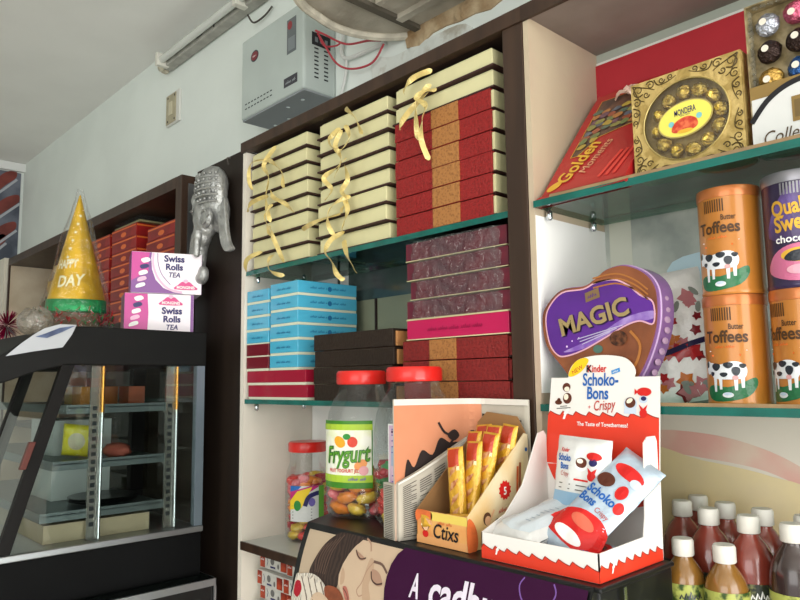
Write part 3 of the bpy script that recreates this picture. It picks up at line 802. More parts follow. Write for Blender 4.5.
# the rolled edge of the same bundle
def edgetext(ik):
    for k in range(30): ik.line([(.15, .03+k*.032), (.85, .03+k*.032)], .011, NTX, 2)
sheet('newspaper', [(-.8145,.7215),(-.803,.7195),(-.7915,.7175),(-.783,.7165)], lambda f: 1.350, lambda f: ZT+.001, 'narrow folded newspaper edge standing at the stand front, below the jar', edgetext, extra=True)
ORP = M('news_peach', 'd99a78', .8, col2='c97d58', vscale=4, lo=.3, hi=.7); NDK = M('news_dark_photo', '2b2120', .8)
def orange(ik):
    ik.poly(rect(0, 0, .66, .955), ORP, 1).poly(rect(0, .955, 1, 1), NPW, 2).poly(rect(.665, 0, .685, .88), NDK, 3)
    ik.poly(spline([(.06,.34),(.09,.56),(.14,.50),(.20,.62),(.28,.58),(.34,.70),(.42,.66),(.52,.62),(.60,.2),(.05,.2)], 4), NDK, 3)
    ik.line(spline([(.33,.82),(.38,.74),(.46,.70),(.40,.62),(.44,.56)], 4, False), .018, NDK, 4).line([(.36,.66),(.50,.62)], .02, NDK, 5)
    ik.poly(spline([(.40,.72),(.46,.76),(.50,.71),(.45,.67)], 3), NDK, 5)
    for k in range(7): ik.poly(rect(.55+.006*k, .55+.03*k, .575+.006*k, .567+.03*k), NDK, 4)
    for k in range(14): ik.line([(.71, .25+k*.045), (.95, .25+k*.045)], .014, NTX, 3)
sheet('newspaper', [(-.7845,.716),(-.7815,.80),(-.779,.868),(-.762,.887),(-.735,.8895),(-.665,.8895)], lambda f: 1.474-.004*f, lambda f: ZT+.001, 'newspaper page with peach coloured picture standing behind the stick box', orange)

# ================================================================ open box of chocolate sticks
SC = M('stick_card', 'e7c274', .5, col2='df8f52', vscale=14, lo=.35, hi=.65); KRAFT = M('kraft_card', '9c7449', .8, var=.12, vscale=12)
bx = thing('display_box', 'open orange and yellow counter box of wrapper sticks with sloping side', 'display box', (-.71, .737, ZT+.0008))
# local: x -.049...049, y 0...138
MB().box(-.0495, .0495, 0, .0016, 0, .046, SC).done('front_panel', bx)
mb = MB().prism([(0, 0), (.140, 0), (.140, .150), (.132, .152), (0, .046)], 0, .048, .0496, M('stick_side', 'e9d9b4', .5, col2='e6c184', vscale=9))
mb.add([(.0478, y, z) for y, z in [(.001,.001),(.139,.001),(.139,.149),(.131,.150),(.001,.045)]], [(0,1,2,3,4)], KRAFT)
mb.done('side_panel', bx)
MB().prism([(0, 0), (.140, 0), (.140, .150), (.132, .152), (0, .046)], 0, -.0496, -.048, KRAFT).done('side_panel', bx)
MB().prism([(-.0478,.001),(.0478,.001),(.0478,.150),(.032,.176),(-.028,.182),(-.0478,.165)], 1, .1385, .140, KRAFT).done('back_flap', bx)
MB().box(-.0478, .0478, .0017, .1384, 0, .0015, KRAFT).done('base', bx)
mb = MB(); ik = Ink(mb, front())
ORG = M('stick_orange', 'e0703a', .45, var=.2, vscale=70)
ik.poly(q([(-.049,.030),(-.035,.038),(-.02,.033),(-.02,.045),(-.049,.0455)]), ORG, 1).poly(rect(-.049, .0002, .049, .011), M('stick_band', 'e3a368', .5), 1).poly(rect(-.02, .034, .049, .0455), M('stick_yel', 'e3c860', .5), 1)
ik.poly(oval(-.031, .026, .0075, .008), M('print_hair', '5b3a24', .5), 2).poly(oval(-.030, .0245, .0055, .006), M('print_skin', 'e8b98f', .5), 3).poly(oval(-.031, .014, .006, .005), RED, 2)
ik.text('Ctixs', .008, .011, .028, BLACK, 4, bold=.012, shear=.2, width=.048, rot=-.02); scrib(ik, .008, .030, .028, .005, ORG, 4)
I2 = Ink(mb, sideR(.0496, 0, 0))
I2.poly(spline([(.0,.0),(.018,.0),(.020,.02),(.012,.038),(.0,.042)], 3), ORG, 1)
I2.poly([(.082+(.0145 if k % 2 else .0115)*math.cos(PI*k/12), .074+(.0145 if k % 2 else .0115)*math.sin(PI*k/12)) for k in range(24)], RED, 2)
I2.text('5', .082, .068, .015, WHITE, 3, bold=.03)
I2.poly(oval(.041, .039, .0085, .009), M('print_hair'), 2).poly(oval(.042, .0365, .0065, .0065), M('print_skin'), 3).line([(.048,.038),(.056,.050)], .003, M('print_skin'), 3)
I2.text('Ctixs', .073, .020, .026, BLACK, 4, bold=.012, shear=.2, width=.038, rot=.1); scrib(I2, .079, .045, .026, .006, RED, 4, .12)
for k in range(3): I2.line([(.108+.006*k, .04), (.113+.006*k, .105+.005*k)], .0045, [ORG, M('stick_choc', '9b5a36', .5), M('stick_cream', 'efe0b0', .5)][k], 2)
I2.poly(oval(.134, .128, .003, .003), BLUE, 3)
mb.done('printed_label', bx)
def packet(w, h, th, base, paint, wr=.12, crimp=.06):
    """flat bag lying in its own x-z plane, bulging along y; returns mesh builder and front map"""
    def T(u, v):
        a = max(0, 1-abs(2*u/w)**3); b = max(0, 1-abs(2*v/h)**6)
        return th*.5*(a*b)**.55*(1+wr*2.2*noise.noise(Vector((u*55, v*40, w*100))))+.0004
    def F(u, v, h_): return Vector((u*(1+.04*noise.noise(Vector((0, v*60, w))) ), -T(u, v)-h_, v))
    mb = MB()
    mb.grid(14, 22, lambda a, b: F((a-.5)*w, (b-.5)*h, 0), base)
    mb.grid(14, 22, lambda a, b: (lambda p: (p.x, -p.y, p.z))(F((.5-a)*w, (b-.5)*h, 0)), base)
    paint(Ink(mb, F, .008))
    return mb
SF = M('stick_foil', 'd9a52e', .32, .25, coat=.5, bump=.5, bscale=90); SR = M('stick_foil_red', 'b63a20', .32, .2, coat=.5)
def stickp(ik):
    ik.poly(rect(-.010, .03, .010, .056), SR, 1)
    for k in range(4):
        y = -.045+.02*k
        ik.poly([(-.008, y), (.004, y+.008), (.009, y+.018), (-.004, y+.012)], M('stick_wafer', 'a65a34', .5, col2='d2a070', vscale=90), 2)
    ik.line([(.006,-.058),(.0085,.03)], .004, M('stick_cream'), 2)
mbp = packet(.029, .118, .016, SF, stickp)
sp = mbp.done('wrapped_stick', None, smooth=True)
spots = [(-.004,.040,.030,-.17,.10,'leaning furthest left and forward'),(.012,.056,.050,-.03,.0,'standing second, just behind the leaning one'),(-.006,.078,.080,-.05,-.05,'with its red top above the leaning one'),(.022,.074,.080,.10,.1,'third from the sloping side'),(.010,.102,.100,.05,.2,'second from the sloping side'),(.031,.106,.105,.12,.0,'beside the sloping side near its top'),(-.012,.112,.100,-.10,.1,'farthest back against the flap')]
for k, (x, y, z, a, rz_, lb) in enumerate(spots):
    o = sp if k == 0 else sp.copy()
    if k: C.objects.link(o)
    o.location = (-.71+x, .737+y, ZT+.064+z*.42); o.rotation_euler = (-.16, a, rz_)
    tag(o, 'yellow and red wrapped stick in the box, '+lb, 'chocolate stick', 'wrapped chocolate sticks in the open box')

o = sp.copy(); C.objects.link(o); o.scale = (.72,)*3; o.location = (-.710, .750, ZT+.034); o.rotation_euler = (-.3, 1.50, 0)
tag(o, 'yellow and red wrapped stick lying flat at the front of the open box', 'chocolate stick', 'wrapped chocolate sticks in the open box')
# ================================================================ white and red counter display of candy bags
KW = M('display_white', 'e9e5e0', .45, coat=.2); KR = M('display_red', 'e03a22', .42, coat=.3)
KX, KY, KZ = -.5425, .730, ZT+.0008
kb = thing('display_box', 'white and red open counter display box of candy bags with rounded header', 'display box', (KX, KY, KZ))
hw = .0875; Dp = .150
MB().box(-hw, hw, 0, .0016, 0, .033, KW).done('front_panel', kb)
sidep = [(0, 0), (Dp, 0), (Dp, .150), (Dp-.004, .157), (Dp-.024, .157), (Dp-.034, .150), (Dp-.040, .060), (Dp-.046, .036), (0, .033)]
MB().prism(sidep, 0, hw-.0016, hw, KW).done('side_panel', kb)
sidel = [(0, 0), (Dp, 0), (Dp, .150), (Dp-.006, .157), (Dp-.020, .154), (Dp-.06, .085), (Dp-.10, .050), (0, .033)]
MB().prism(sidel, 0, -hw, -hw+.0016, KW).done('side_panel', kb)
MB().box(-hw+.0017, hw-.0017, .0017, Dp, 0, .0015, KW).done('base', kb)
# back wall and header lean back together
def hdr(u, v, h): return Vector((u, Dp-.0005+.13*max(v-.11, 0)-h, v))
out = [(-hw, .0), (hw, .0), (hw+.002, .11), (hw+.001, .234)]
tab = spline([(.052,.234),(.053,.243),(.046,.254),(.032,.262),(0,.2655),(-.032,.262),(-.046,.254),(-.053,.243),(-.054,.234)], 4, False)
out2 = out+tab+[(-hw+.004, .234), (-hw-.001, .11)]
tri = tessellate_polygon([[Vector((p[0], p[1], 0)) for p in out2]])
mb = MB(); n = len(out2)
mb.add([hdr(p[0], p[1], 0) for p in out2]+[hdr(p[0], p[1], -.0016) for p in out2], [tuple(t) for t in tri]+[tuple(n+i for i in reversed(t)) for t in tri]+[(i, (i+1) % n, n+(i+1) % n, n+i) for i in range(n)], KW)
mb.done('header_card', kb)
def waves(x0, x1, y, amp, k, ph=0):
    P = []
    N = k*10
    for i in range(N+1):
        f = (i/10) % 1; s_ = amp*(f**1.6)*(1 if f < .82 else (1-f)/.18*.82)
        P.append((x0+(x1-x0)*i/N, y+s_))
    return P
mb = MB(); ik = Ink(mb, hdr, .02)
wv = waves(hw+.0006, -hw+.0005, .179, .0085, 8)
ik.poly([(-hw-.0005, .115), (-hw+.012, .09), (-hw+.022, .078), (-.04, .070), (.055, .062), (hw-.002, .070), (hw+.0015, .11)]+wv, KR, 1)
ik.line([(a, b+.0004) for a, b in wv], .0011, M('dark_red_line', '8e1a14', .5), 2)
ik.text('Kinder', -.006, .2415, .0145, RED, 3, bold=.02, width=.030).text('K', -.0185, .2415, .0145, BLACK, 5, bold=.02)
ik.text('Schoko-', .000, .2225, .0250, BLUE, 3, bold=.022, width=.057).text('Bons', -.004, .2035, .0245, BLUE, 3, bold=.022, width=.034)
ik.text('Crispy', .007, .1885, .0195, M('crispy_red', 'b8372c', .5), 3, bold=.008, shear=.25, width=.034, rot=.10).text('+', -.0165, .189, .009, RED, 3)
ik.poly([(.018,.2375),(.031,.2415),(.030,.2470),(.017,.243)], M('ink_sky', '3f8fd0', .5), 3); scrib(ik, .0242, .2407, .009, .003, WHITE, 4, .28)
ik.poly(spline([(-.0535,.238),(-.044,.2555),(-.028,.2625),(-.020,.258),(-.030,.244),(-.045,.236)], 4), M('corner_yellow', 'f4c81e', .5), 2).text('NEW', -.037, .243, .0085, M('crispy_red'), 3, rot=.5)
CHO = M('print_choc', '5b2c1c', .4); CRM = M('print_cream', 'efe3cf', .5)
ik.poly(oval(-.056,.220,.0068,.0065), CHO, 2).poly(oval(-.055,.2175,.0045,.0035), CRM, 3).poly(oval(-.054,.204,.0075,.008), CHO, 2).poly(oval(-.056,.206,.004,.0045), CRM, 3).poly(oval(-.069,.198,.0062,.0035), CHO, 2).poly(oval(-.0685,.2015,.003,.0028), CHO, 2)
ik.line([(-.072,.189),(-.048,.1905)], .0014, M('grey_print'), 2).line([(-.066,.192),(-.054,.193)], .0012, M('grey_print'), 2)
ik.poly(oval(.047,.197,.0098,.0095), M('print_paleblue', 'c7d5e6', .5), 2).poly(oval(.047,.199,.0078,.0072), CHO, 3).poly(oval(.046,.2015,.005,.003,16,.5), CRM, 4).poly(rect(.038,.184,.056,.191), M('print_paleblue'), 3)
ik.poly(oval(.067,.2135,.0105,.0058), RED, 3).poly([(.053,.209),(.058,.2135),(.053,.218)], RED, 3).poly(oval(.066,.2035,.0062,.0052), M('print_paleblue'), 3).poly(oval(.0665,.2045,.004,.003), NAVY, 4)
ik.poly(oval(.066,.185,.0055,.0062), RED, 3).poly([(.0625,.189),(.0595,.197),(.066,.191),(.0725,.197),(.0695,.189)], RED, 4)
ik.text('The Taste of Togetherness!', .004, .1655, .0078, WHITE, 3, bold=.02, width=.080)
ik.text('f', -.058, .175, .020, WHITE, 4, bold=.05, shear=.35)
mb.done('printed_header', kb)
mb = MB(); I1 = Ink(mb, front())
wv = waves(hw, -hw, .0130, .0075, 9)
I1.poly([(-hw, .0002), (hw, .0002)]+wv, KR, 1).line([(a, b+.0004) for a, b in wv], .001, M('dark_red_line'), 2).text('f', -.062, .009, .014, WHITE, 4, bold=.05, shear=.35)
I2 = Ink(mb, sideR(hw))
wv = waves(Dp, 0, .0130, .0095, 8)
I2.poly([(0, .0002), (Dp, .0002)]+wv, KR, 1).line([(a, b+.0004) for a, b in wv], .001, M('dark_red_line'), 2).text('f', .026, .008, .015, WHITE, 4, bold=.05, shear=.35)
mb.done('printed_band', kb)
# bags inside
BF = M('bag_foil_blue', 'b3c3d2', .30, .15, coat=.5, bump=.35, bscale=45); BFW = M('bag_foil_white', 'e2e2e0', .35, .05, coat=.4, bump=.3, bscale=40)
def bagart(ik, s=1, txt=True):
    ik.text('Kinder', -.020*s, .032*s, .008*s, RED, 2, bold=.02, width=.014*s)
    ik.text('Schoko', -.020*s, .020*s, .013*s, BLUE, 2, bold=.03, width=.022*s).text('Bons', -.020*s, .009*s, .012*s, BLUE, 2, bold=.03, width=.014*s).text('Crispy', -.018*s, .0, .009*s, M('crispy_red'), 2, width=.015*s)
    ik.poly(oval(.007*s,.018*s,.009*s,.009*s), WHITE, 1).poly(oval(.007*s,.020*s,.0078*s,.0068*s), CHO, 2).poly(oval(.005*s,.022*s,.004*s,.003*s), CRM, 3)
    ik.poly(oval(.024*s,.030*s,.011*s,.0055*s), RED, 1).poly(oval(.024*s,.022*s,.006*s,.005*s), NAVY, 1).poly(oval(.024*s,.004*s,.0065*s,.006*s), RED, 1).poly([(.019*s,.008*s),(.017*s,.015*s),(.024*s,.010*s),(.031*s,.015*s),(.029*s,.008*s)], RED, 2)
    ik.poly(rect(-.002*s,-.004*s,.020*s,-.0015*s), RED, 1)
    for k in range(4): ik.line([(-.028*s+.03*s*(k % 2), -.010*s-.006*(k//2)*s), (-.006*s+.03*s*(k % 2), -.010*s-.006*(k//2)*s)], .0014*s, M('grey_print'), 1)
def art_up(ik): ik.poly(rect(-.036,-.0385,.036,-.02), M('bag_skyband', '8fb3cf', .35), 1); bagart(ik, 1.0)
o = packet(.086, .108, .028, BFW, art_up).done('candy_bag', None, smooth=True)
o.location = (-.5445, .840, KZ+.099); o.rotation_euler = (-.16, .05, -.05)
tag(o, 'white and pale blue candy bag standing upright against the red back', 'candy bag')
def art_r(ik):
    ik.poly(spline([(-.036,-.065),(.034,-.065),(.036,-.030),(.02,-.018),(-.01,-.022),(-.036,-.040)], 4), RED, 1).poly(oval(.004,-.034,.017,.008), M('bag_lightred', 'd8664e', .4), 2).poly(oval(0,-.058,.022,.008), WHITE, 2)
    ik.text('Schoko', -.004, .003, .017, BLUE, 2, bold=.03, width=.044).text('Bons', -.014, -.011, .016, BLUE, 2, bold=.03, width=.026).text('Crispy', .014, -.014, .010, M('crispy_red'), 3, width=.020)
    ik.poly(oval(-.014,.028,.013,.010), CHO, 2).poly(oval(.014,.026,.008,.010), RED, 2).poly(oval(.004,.052,.022,.009), RED, 2).poly(oval(.024,.008,.006,.008), RED, 2).poly(oval(.02,.045,.008,.006), M('print_paleblue'), 3)
o = packet(.066, .165, .028, BF, art_r).done('candy_bag', None, smooth=True)
o.location = (-.4985, .812, KZ+.071); o.rotation_mode = 'QUATERNION'
def orient(o, up, nrm):
    """local z along up, local -y along nrm"""
    z = Vector(up).normalized(); y = -Vector(nrm); y = (y-z*y.dot(z)).normalized(); x = y.cross(z)
    m = Matrix((x, y, z)).transposed(); o.rotation_mode = 'XYZ'; o.rotation_euler = m.to_euler()
orient(o, (.40, .55, .60), (.25, -.70, .62))
tag(o, 'pale blue and red candy bag leaning diagonally over the right side panel', 'candy bag')
def art_w(ik):
    ik.poly(spline([(-.03,-.05),(.03,-.05),(.028,.02),(0,.03),(-.028,.01)], 4), M('bag_paleprint', 'cfd8de', .4), 1)
    for k in range(7): ik.line([(-.018,-.035+.008*k),(.016,-.035+.008*k)], .0016, M('grey_blue_print', '9fb0c0', .5), 2)
    ik.poly(oval(.010,.045,.008,.006), RED, 2).poly([(.004,.040),(-.004,.048),(.004,.052)], RED, 3).poly(oval(.026,.035,.006,.006), NAVY, 2)
o = packet(.084, .130, .036, BFW, art_w).done('candy_bag', None, smooth=True)
o.location = (-.578, .803, KZ+.042)
orient(o, (.22, .74, .20), (-.05, -.32, .9))
tag(o, 'white candy bag lying face down at the front left of the display', 'candy bag')
def art_b(ik):
    ik.poly(oval(0,.0,.026,.03), RED, 1).poly(oval(.004,.01,.012,.012), CHO, 2).text('Bons', 0, -.025, .016, BLUE, 2, width=.03)
o = packet(.060, .085, .020, BF, art_b).done('candy_bag', None, smooth=True)
o.location = (-.502, .785, KZ+.0135); orient(o, (.15, .98, .02), (0, -.05, 1))
tag(o, 'pale blue candy bag lying lowest under the diagonal bag', 'candy bag')

# ================================================================ top glass shelf of the right unit
ZG = 1.7815
RB = M('gift_red_card', 'b01f22', .4, coat=.4); GOLDF = M('gold_filigree', 'c2a768', .38, .2, col2='a98e50', vscale=45, lo=.44, hi=.52, bump=.4, bscale=60)
# leaning red box: plane through bottom edge (front) and top edge (back)
A = Vector((-.643, .912, ZG+.0085)); B = Vector((-.643, 1.082, 1.998)); Cc = Vector((-.515, .906, ZG+.0085))
Uu = (Cc-A).normalized(); Vv = (B-A).normalized(); Nn = Uu.cross(Vv).normalized(); Vv = Nn.cross(Uu)
rt = Matrix((Uu, -Nn, Vv)).transposed().to_euler()
t = thing('chocolate_box', 'red gift box with gold script leaning back against the red lining', 'chocolate box', A, rot=rt)
w_, h_ = .150, (B-A).length
op = spline([(.004,.0),(w_-.004,.0),(w_,.004),(w_,h_-.02),(w_-.012,h_-.003),(w_*.5,h_+.004),(.012,h_-.003),(0,h_-.02),(0,.004)], 4)
MB().prism(op, 1, 0, .013, RB).done('body', t, bevel=.001)
mb = MB(); ik = Ink(mb, front(), .05)
WIN = M('window_print', '7a6a4a', .3, coat=.6)
wpoly = [(.018,.088),(.032,.088),(.056,.128),(.095,.138),(w_-.018,.142),(w_-.018,h_-.024),(.018,h_-.024)]
ik.line(wpoly+[wpoly[0]], .0018, GOLD, 2)
ik.poly(wpoly, M('window_dark', '6a4a3a', .3, col2='3c2a28', vscale=40, coat=.6), 1)
cols = ['b39a3c','6f7d4c','9c5238','5c6470','8d8a4a','6b4a5c','b0743c','546b5c']
k = 0
for i in range(7):
    for j in range(9):
        cx, cy = .027+i*.0165+jit(.004), .097+j*.0135+jit(.004)
        if cx > w_-.027 or cy > h_-.034 or cy < .097+max(0, cx-.030)*1.6 and cx < .06 or cx >= .06 and cy < .148: continue
        mm = M('foil_print_%d' % (k % 8), cols[k % 8], .3, coat=.6); k += 1
        ik.poly(spline([(cx+.0095*rnd.uniform(.6,1.2)*math.cos(q_), cy+.008*rnd.uniform(.6,1.2)*math.sin(q_)) for q_ in [2*PI*jj/7 for jj in range(7)]], 2), mm, 3+k % 3)
ik.text('Golden', .055, .062, .040, M('script_gold', 'e0ae3a', .4), 6, bold=.022, shear=.15, width=.096, rot=1.27)
ik.text('Moments', .081, .068, .024, M('script_pink', 'd9a078', .4), 6, bold=.0, shear=.15, width=.078, rot=1.27)
ik.poly(oval(.018, .016, .014, .009, 20, .7), M('script_gold'), 3)
for kk in range(3): ik.line([(.100+.013*kk, .012), (.120+.010*kk, .07)], .006, M('satin_red', 'd8302a', .3, coat=.5), 3)
mb.done('printed_label', t)
mb = MB(); PK = M('ribbon_pinkgold', 'd8b8a8', .4, .2)
for a, l_ in ((.5,.024),(2.2,.022),(3.6,.028),(5.2,.020),(1.3,.018)):
    pts = [(.078+math.cos(a)*l_*s_, -.004-.010*math.sin(PI*s_), h_-.034+math.sin(a)*l_*.7*s_) for s_ in (0,.25,.5,.75,1)]
    mb.strip(pts, .008, [(-math.sin(a), .3, math.cos(a))]*5, PK, .0006)
mb.ell((.078,-.006,h_-.034), (.005,.004,.005), PK, n=10, rings=6)
mb.done('ribbon_bow', t)
# gold box
gx0, gx1, gy = -.4875, -.333, .922; gw, gh = gx1-gx0, .143
t = thing('chocolate_box', 'square gold filigree box with oval yellow label and window of gold balls', 'chocolate box', (gx0, gy, ZG))
ow, oh = gw/2, gh/2; Rw = .060; Rz = .056
MB().box(0, gw, .0205, .042, 0, gh, GOLDF).box(0, .0012, .001, .042, 0, gh, M('gold_side_dark', '6a5a2c', .5, col2='2a2418', tex='wave', vscale=30, lo=.4, hi=.6)).box(gw-.0012, gw, .001, .0205, 0, gh, GOLDF).box(.0012, gw-.0012, .001, .0205, 0, .0012, GOLDF).box(.0012, gw-.0012, .001, .0205, gh-.0012, gh, GOLDF).done('body', t)
circ = [(ow+Rw*math.cos(a), oh+Rz*math.sin(a)) for a in (2*PI*k/48 for k in range(48))]
def sq(a):
    c, s_ = math.cos(a), math.sin(a); m_ = max(abs(c)/ow, abs(s_)/oh); return (ow+c/m_, oh+s_/m_)
sqr = [sq(2*PI*k/48+1e-4) for k in range(48)]
mb = MB(); n = 48
vs = [(x, 0, z) for x, z in circ]+[(x, 0, z) for x, z in sqr]+[(x, .001, z) for x, z in circ]+[(x, .001, z) for x, z in sqr]
mb.add(vs, [(k, (k+1) % n, n+(k+1) % n, n+k) for k in range(n)]+[(2*n+(k+1) % n, 2*n+k, 3*n+k, 3*n+(k+1) % n) for k in range(n)]+[(k, 2*n+k, 2*n+(k+1) % n, (k+1) % n) for k in range(n)], GOLDF)
# corner fix: fill corners
for cx, cz in ((0,0),(gw,0),(0,gh),(gw,gh)):
    mb.box(min(cx, abs(cx-.014)) if cx == 0 else cx-.014, .014 if cx == 0 else cx, .0003, .001, 0 if cz == 0 else cz-.014, .014 if cz == 0 else cz, GOLDF)
mb.tube([(x, -.0005, z) for x, z in circ]+[(circ[0][0], -.0005, circ[0][1])], .0010, M('gold_rim', 'cdb878', .3, .8), 6)
mb.done('window_frame', t)
# embossed scrolls, one corner at a time
GS = M('gold_scroll', '4f3f1c', .5, .1)
def spiral(cx, cz, r0, a0, turns, dr): 
    n_ = int(turns*12); return [(cx+r0*(1-dr*i/n_)*math.cos(a0+2*PI*turns*i/n_), cz+r0*(1-dr*i/n_)*math.sin(a0+2*PI*turns*i/n_)) for i in range(n_+1)]
for sx_, sz_ in ((0,0),(1,0),(0,1),(1,1)):
    mb = MB()
    L_ = [spiral(.0115,.0115,.0095,.8,1.4,.8), spiral(.0300,.0085,.0068,3.6,1.3,.8), spiral(.0085,.0290,.0068,-2.2,1.3,.8), spiral(.0235,.0205,.0050,.2,1.2,.8), spiral(.0470,.0065,.0048,0,1.2,.8), spiral(.0065,.0450,.0048,0,1.2,.8), spiral(.060,.0055,.0042,2,1.2,.8), spiral(.0055,.058,.0042,2,1.2,.8),
          spline([(.003,.003),(.012,.024),(.020,.030)], 5, False), spline([(.003,.003),(.024,.011),(.036,.017)], 5, False), spline([(.036,.003),(.042,.012),(.056,.011),(.068,.006)], 5, False), spline([(.003,.036),(.012,.042),(.011,.054),(.006,.066)], 5, False)]
    for q_ in L_:
        q_ = [p for p in q_ if math.hypot(p[0]-ow, (p[1]-oh)) > Rw+.002]
        if len(q_) < 4: continue
        P = [((gw-x) if sx_ else x, -.0002, (gh-z) if sz_ else z) for x, z in q_]
        mb.tube(P, [.0011-.0006*i/len(P) for i in range(len(P))], GS, 5)
    mb.done('embossed_scroll', t)
MB().add([(x, .0012, z) for x, z in circ], [tuple(range(48))], GL('window_film', 'ffffff', .06, .05)).done('window', t)
mb = MB(); ik = Ink(mb, front(ow, -.0004, oh), .05)
el = oval(0, 0, .037, .0235, 36, .10)
ik.poly(oval(0, 0, .039, .0253, 36, .10), M('gold_rim'), 1).poly(el, M('label_lemon', 'e9dd62', .45), 3)
ik.text('MONDERA', .001, .0065, .0125, NAVY, 4, bold=.015, width=.030, rot=.06); scrib(ik, .001, .0040, .014, .0022, NAVY, 4)
ik.poly(spline([(-.018,-.016),(-.016,-.005),(-.006,.001),(.006,.002),(.016,-.004),(.017,-.014),(.002,-.019)], 4), M('label_roses', 'c23a28', .5, col2='e07048', vscale=140, lo=.4, hi=.6), 4)
ik.poly(oval(-.019,-.004,.004,.004), M('label_aqua', '7fc0c4', .5), 4).poly(oval(.020,-.001,.004,.004), M('label_aqua'), 4).poly(oval(0,-.0175,.011,.0028), M('script_gold'), 6)
mb.done('printed_label', t)
GF = M('gold_foil', 'e6c868', .25, .65, col2='b8963c', vscale=90, bump=.8, bscale=140)
pr = None
for k in range(12):
    a = 2*PI*k/12+.1
    x = gx0+ow+.0450*math.cos(a); z = ZG+oh+.0425*math.sin(a)
    if pr is None:
        pr = MB().ell((0,0,0), (.0108,.0090,.0108), GF, n=18, rings=12, bumpy=.12).done('foil_chocolate', None, smooth=True); o = pr
    else: o = pr.copy(); C.objects.link(o)
    o.location = (x, gy+.0105, z); o.rotation_euler = (jit(2), jit(2), jit(2))
    tag(o, 'gold foil chocolate ball in the ring behind the gold box window', 'chocolate', 'gold foil chocolates in the gold box')
# tall box of coloured foil balls
tx0, ty = -.326, .925; tw, th_ = .150, .198
t = thing('chocolate_box', 'tall box at the right edge with coloured foil balls over a white arched label', 'chocolate box', (tx0, ty, ZG))
TB = M('tray_tan', 'a4926c', .4, col2='756645', vscale=60, coat=.4)
MB().box(0, tw, .024, .040, 0, th_, TB).box(0, .0015, .001, .024, 0, th_, TB).box(tw-.0015, tw, .001, .024, 0, th_, TB).box(.0015, tw-.0015, .001, .024, 0, .072, M('label_card_white', 'd6d6d4', .4, coat=.2)).box(.0015, tw-.0015, .001, .024, th_-.0015, th_, TB).done('body', t)
mb = MB()
for i in range(14):
    mb.ell((.004, .008, .078+i*.0085), (.004,.005,.0045), CLEAR, n=8, rings=5); mb.ell((.012+i*.0095, .006, th_-.004), (.0045,.004,.003), CLEAR, n=8, rings=5)
mb.done('scalloped_tray_edge', t)
mb = MB(); ik = Ink(mb, front(0, .001, 0), .03)
ik.poly(rect(.0, .071, tw, .088), M('label_bronze', '8a6f3c', .4), 1)
arch = spline([(.0,.038),(.020,.062),(.045,.076),(.075,.080),(.105,.076),(.130,.062),(.150,.040)], 5, False)
ik.poly([(0,.0005),(tw,.0005)]+list(reversed(arch)), M('label_card_white'), 2).line([(x, z+.003) for x, z in arch], .007, BLACK, 3)
ik.poly(rect(.048,.030,.064,.062), M('label_bronze'), 4).poly(rect(.051,.035,.061,.057), M('label_bronze2', '6f5a34', .4), 5)
ik.text('Collection', .052, .009, .024, M('label_umber', '4d3b24', .5), 4, shear=.3, width=.080)
mb.done('printed_label', t)
fc = [('silver','b9bcc8'),('pink','c8607c'),('blue','3b67a8'),('dark brown','3a2c28'),('gold','b8924a')]
lay = {(0,0):4,(0,1):3,(0,2):0,(1,0):2,(1,1):3,(1,2):1,(2,0):0,(2,1):4,(2,2):2,(3,0):3,(3,1):1,(3,2):4}
fp = {}
for (i, j), k in lay.items():
    nm, c = fc[k]
    x, z = .0235+i*.034, .096+j*.0365+.0+.004*i
    if z > th_-.018: z = th_-.018
    if k not in fp:
        fp[k] = MB().ell((0,0,0), (.0148,.0105,.0148), M('foil_'+nm.replace(' ', '_'), c, .25, .7, bump=.8, bscale=100), n=20, rings=14, bumpy=.10).done('foil_chocolate', None, smooth=True)
        fp[k].data.materials.append(M('foil_sticker', 'ded6c8', .4)); o = fp[k]
    else: o = fp[k].copy(); C.objects.link(o)
    o.location = (tx0+x, ty+.0125, ZG+z); o.rotation_euler = (0, jit(1), 0)
    tag(o, '%s foil chocolate ball in the tall box, %s row, %s column' % (nm, ['lowest','middle','upper'][j], ['left','second','third','far right'][i]), 'chocolate', 'coloured foil balls in the tall box')
    s_ = MB().lathe([(.0001,.0),(.0045,.0)], M('foil_sticker', 'ded6c8', .4), 16, cap=False)
    s_.v = [(p[0]-.003, -.0109, p[1]+.001) for p in s_.v]; s_.done('round_sticker', o)

# ================================================================ tins, lobed tin, bag of sweets on the middle glass shelf
ZM = 1.4637

MAG = [(-.6475,1.5896),(-.640,1.6127),(-.611,1.6358),(-.571,1.638),(-.552,1.646),(-.532,1.658),(-.503,1.6607),(-.474,1.6468),(-.459,1.6256),(-.4565,1.598),(-.460,1.569),(-.471,1.537),(-.488,1.505),(-.512,1.478),(-.540,1.4645),(-.565,1.470),(-.591,1.491),(-.616,1.5203),(-.641,1.5517)]
MX, MY = -.545, .906
t = thing('sweet_tin', 'large purple and chocolate brown lobed tin tilted against the brightly lit side panel', 'tin', (MX, MY, ZM))
o_ = [(x-MX, max(z-ZM, .0006)) for x, z in spline(MAG, 5)]
CHB = M('tin_chocolate', '6e3a22', .3, col2='8f5230', vscale=9, coat=.6); PURT = M('tin_purple', '5c2390', .3, coat=.6, var=.25, vscale=8)
PURR = M('tin_rim_purple', '8a5f9a', .3, .2, coat=.6)
MB().prism(o_, 1, .002, .047, PURR).done('tin_body', t)
cxo, czo = sum(p[0] for p in o_)/len(o_), sum(p[1] for p in o_)/len(o_)
mb = MB(); ins = [(cxo+(x-cxo)*.985, czo+(z-czo)*.985) for x, z in o_]
mb.prism(ins, 1, 0, .002, CHB)
pts = [(x, .010, z) for x, z in o_]; mb.tube(pts+[pts[0]], .0016, M('tin_bead', 'b79ac0', .3, .3), 6)
mb.done('lid', t)
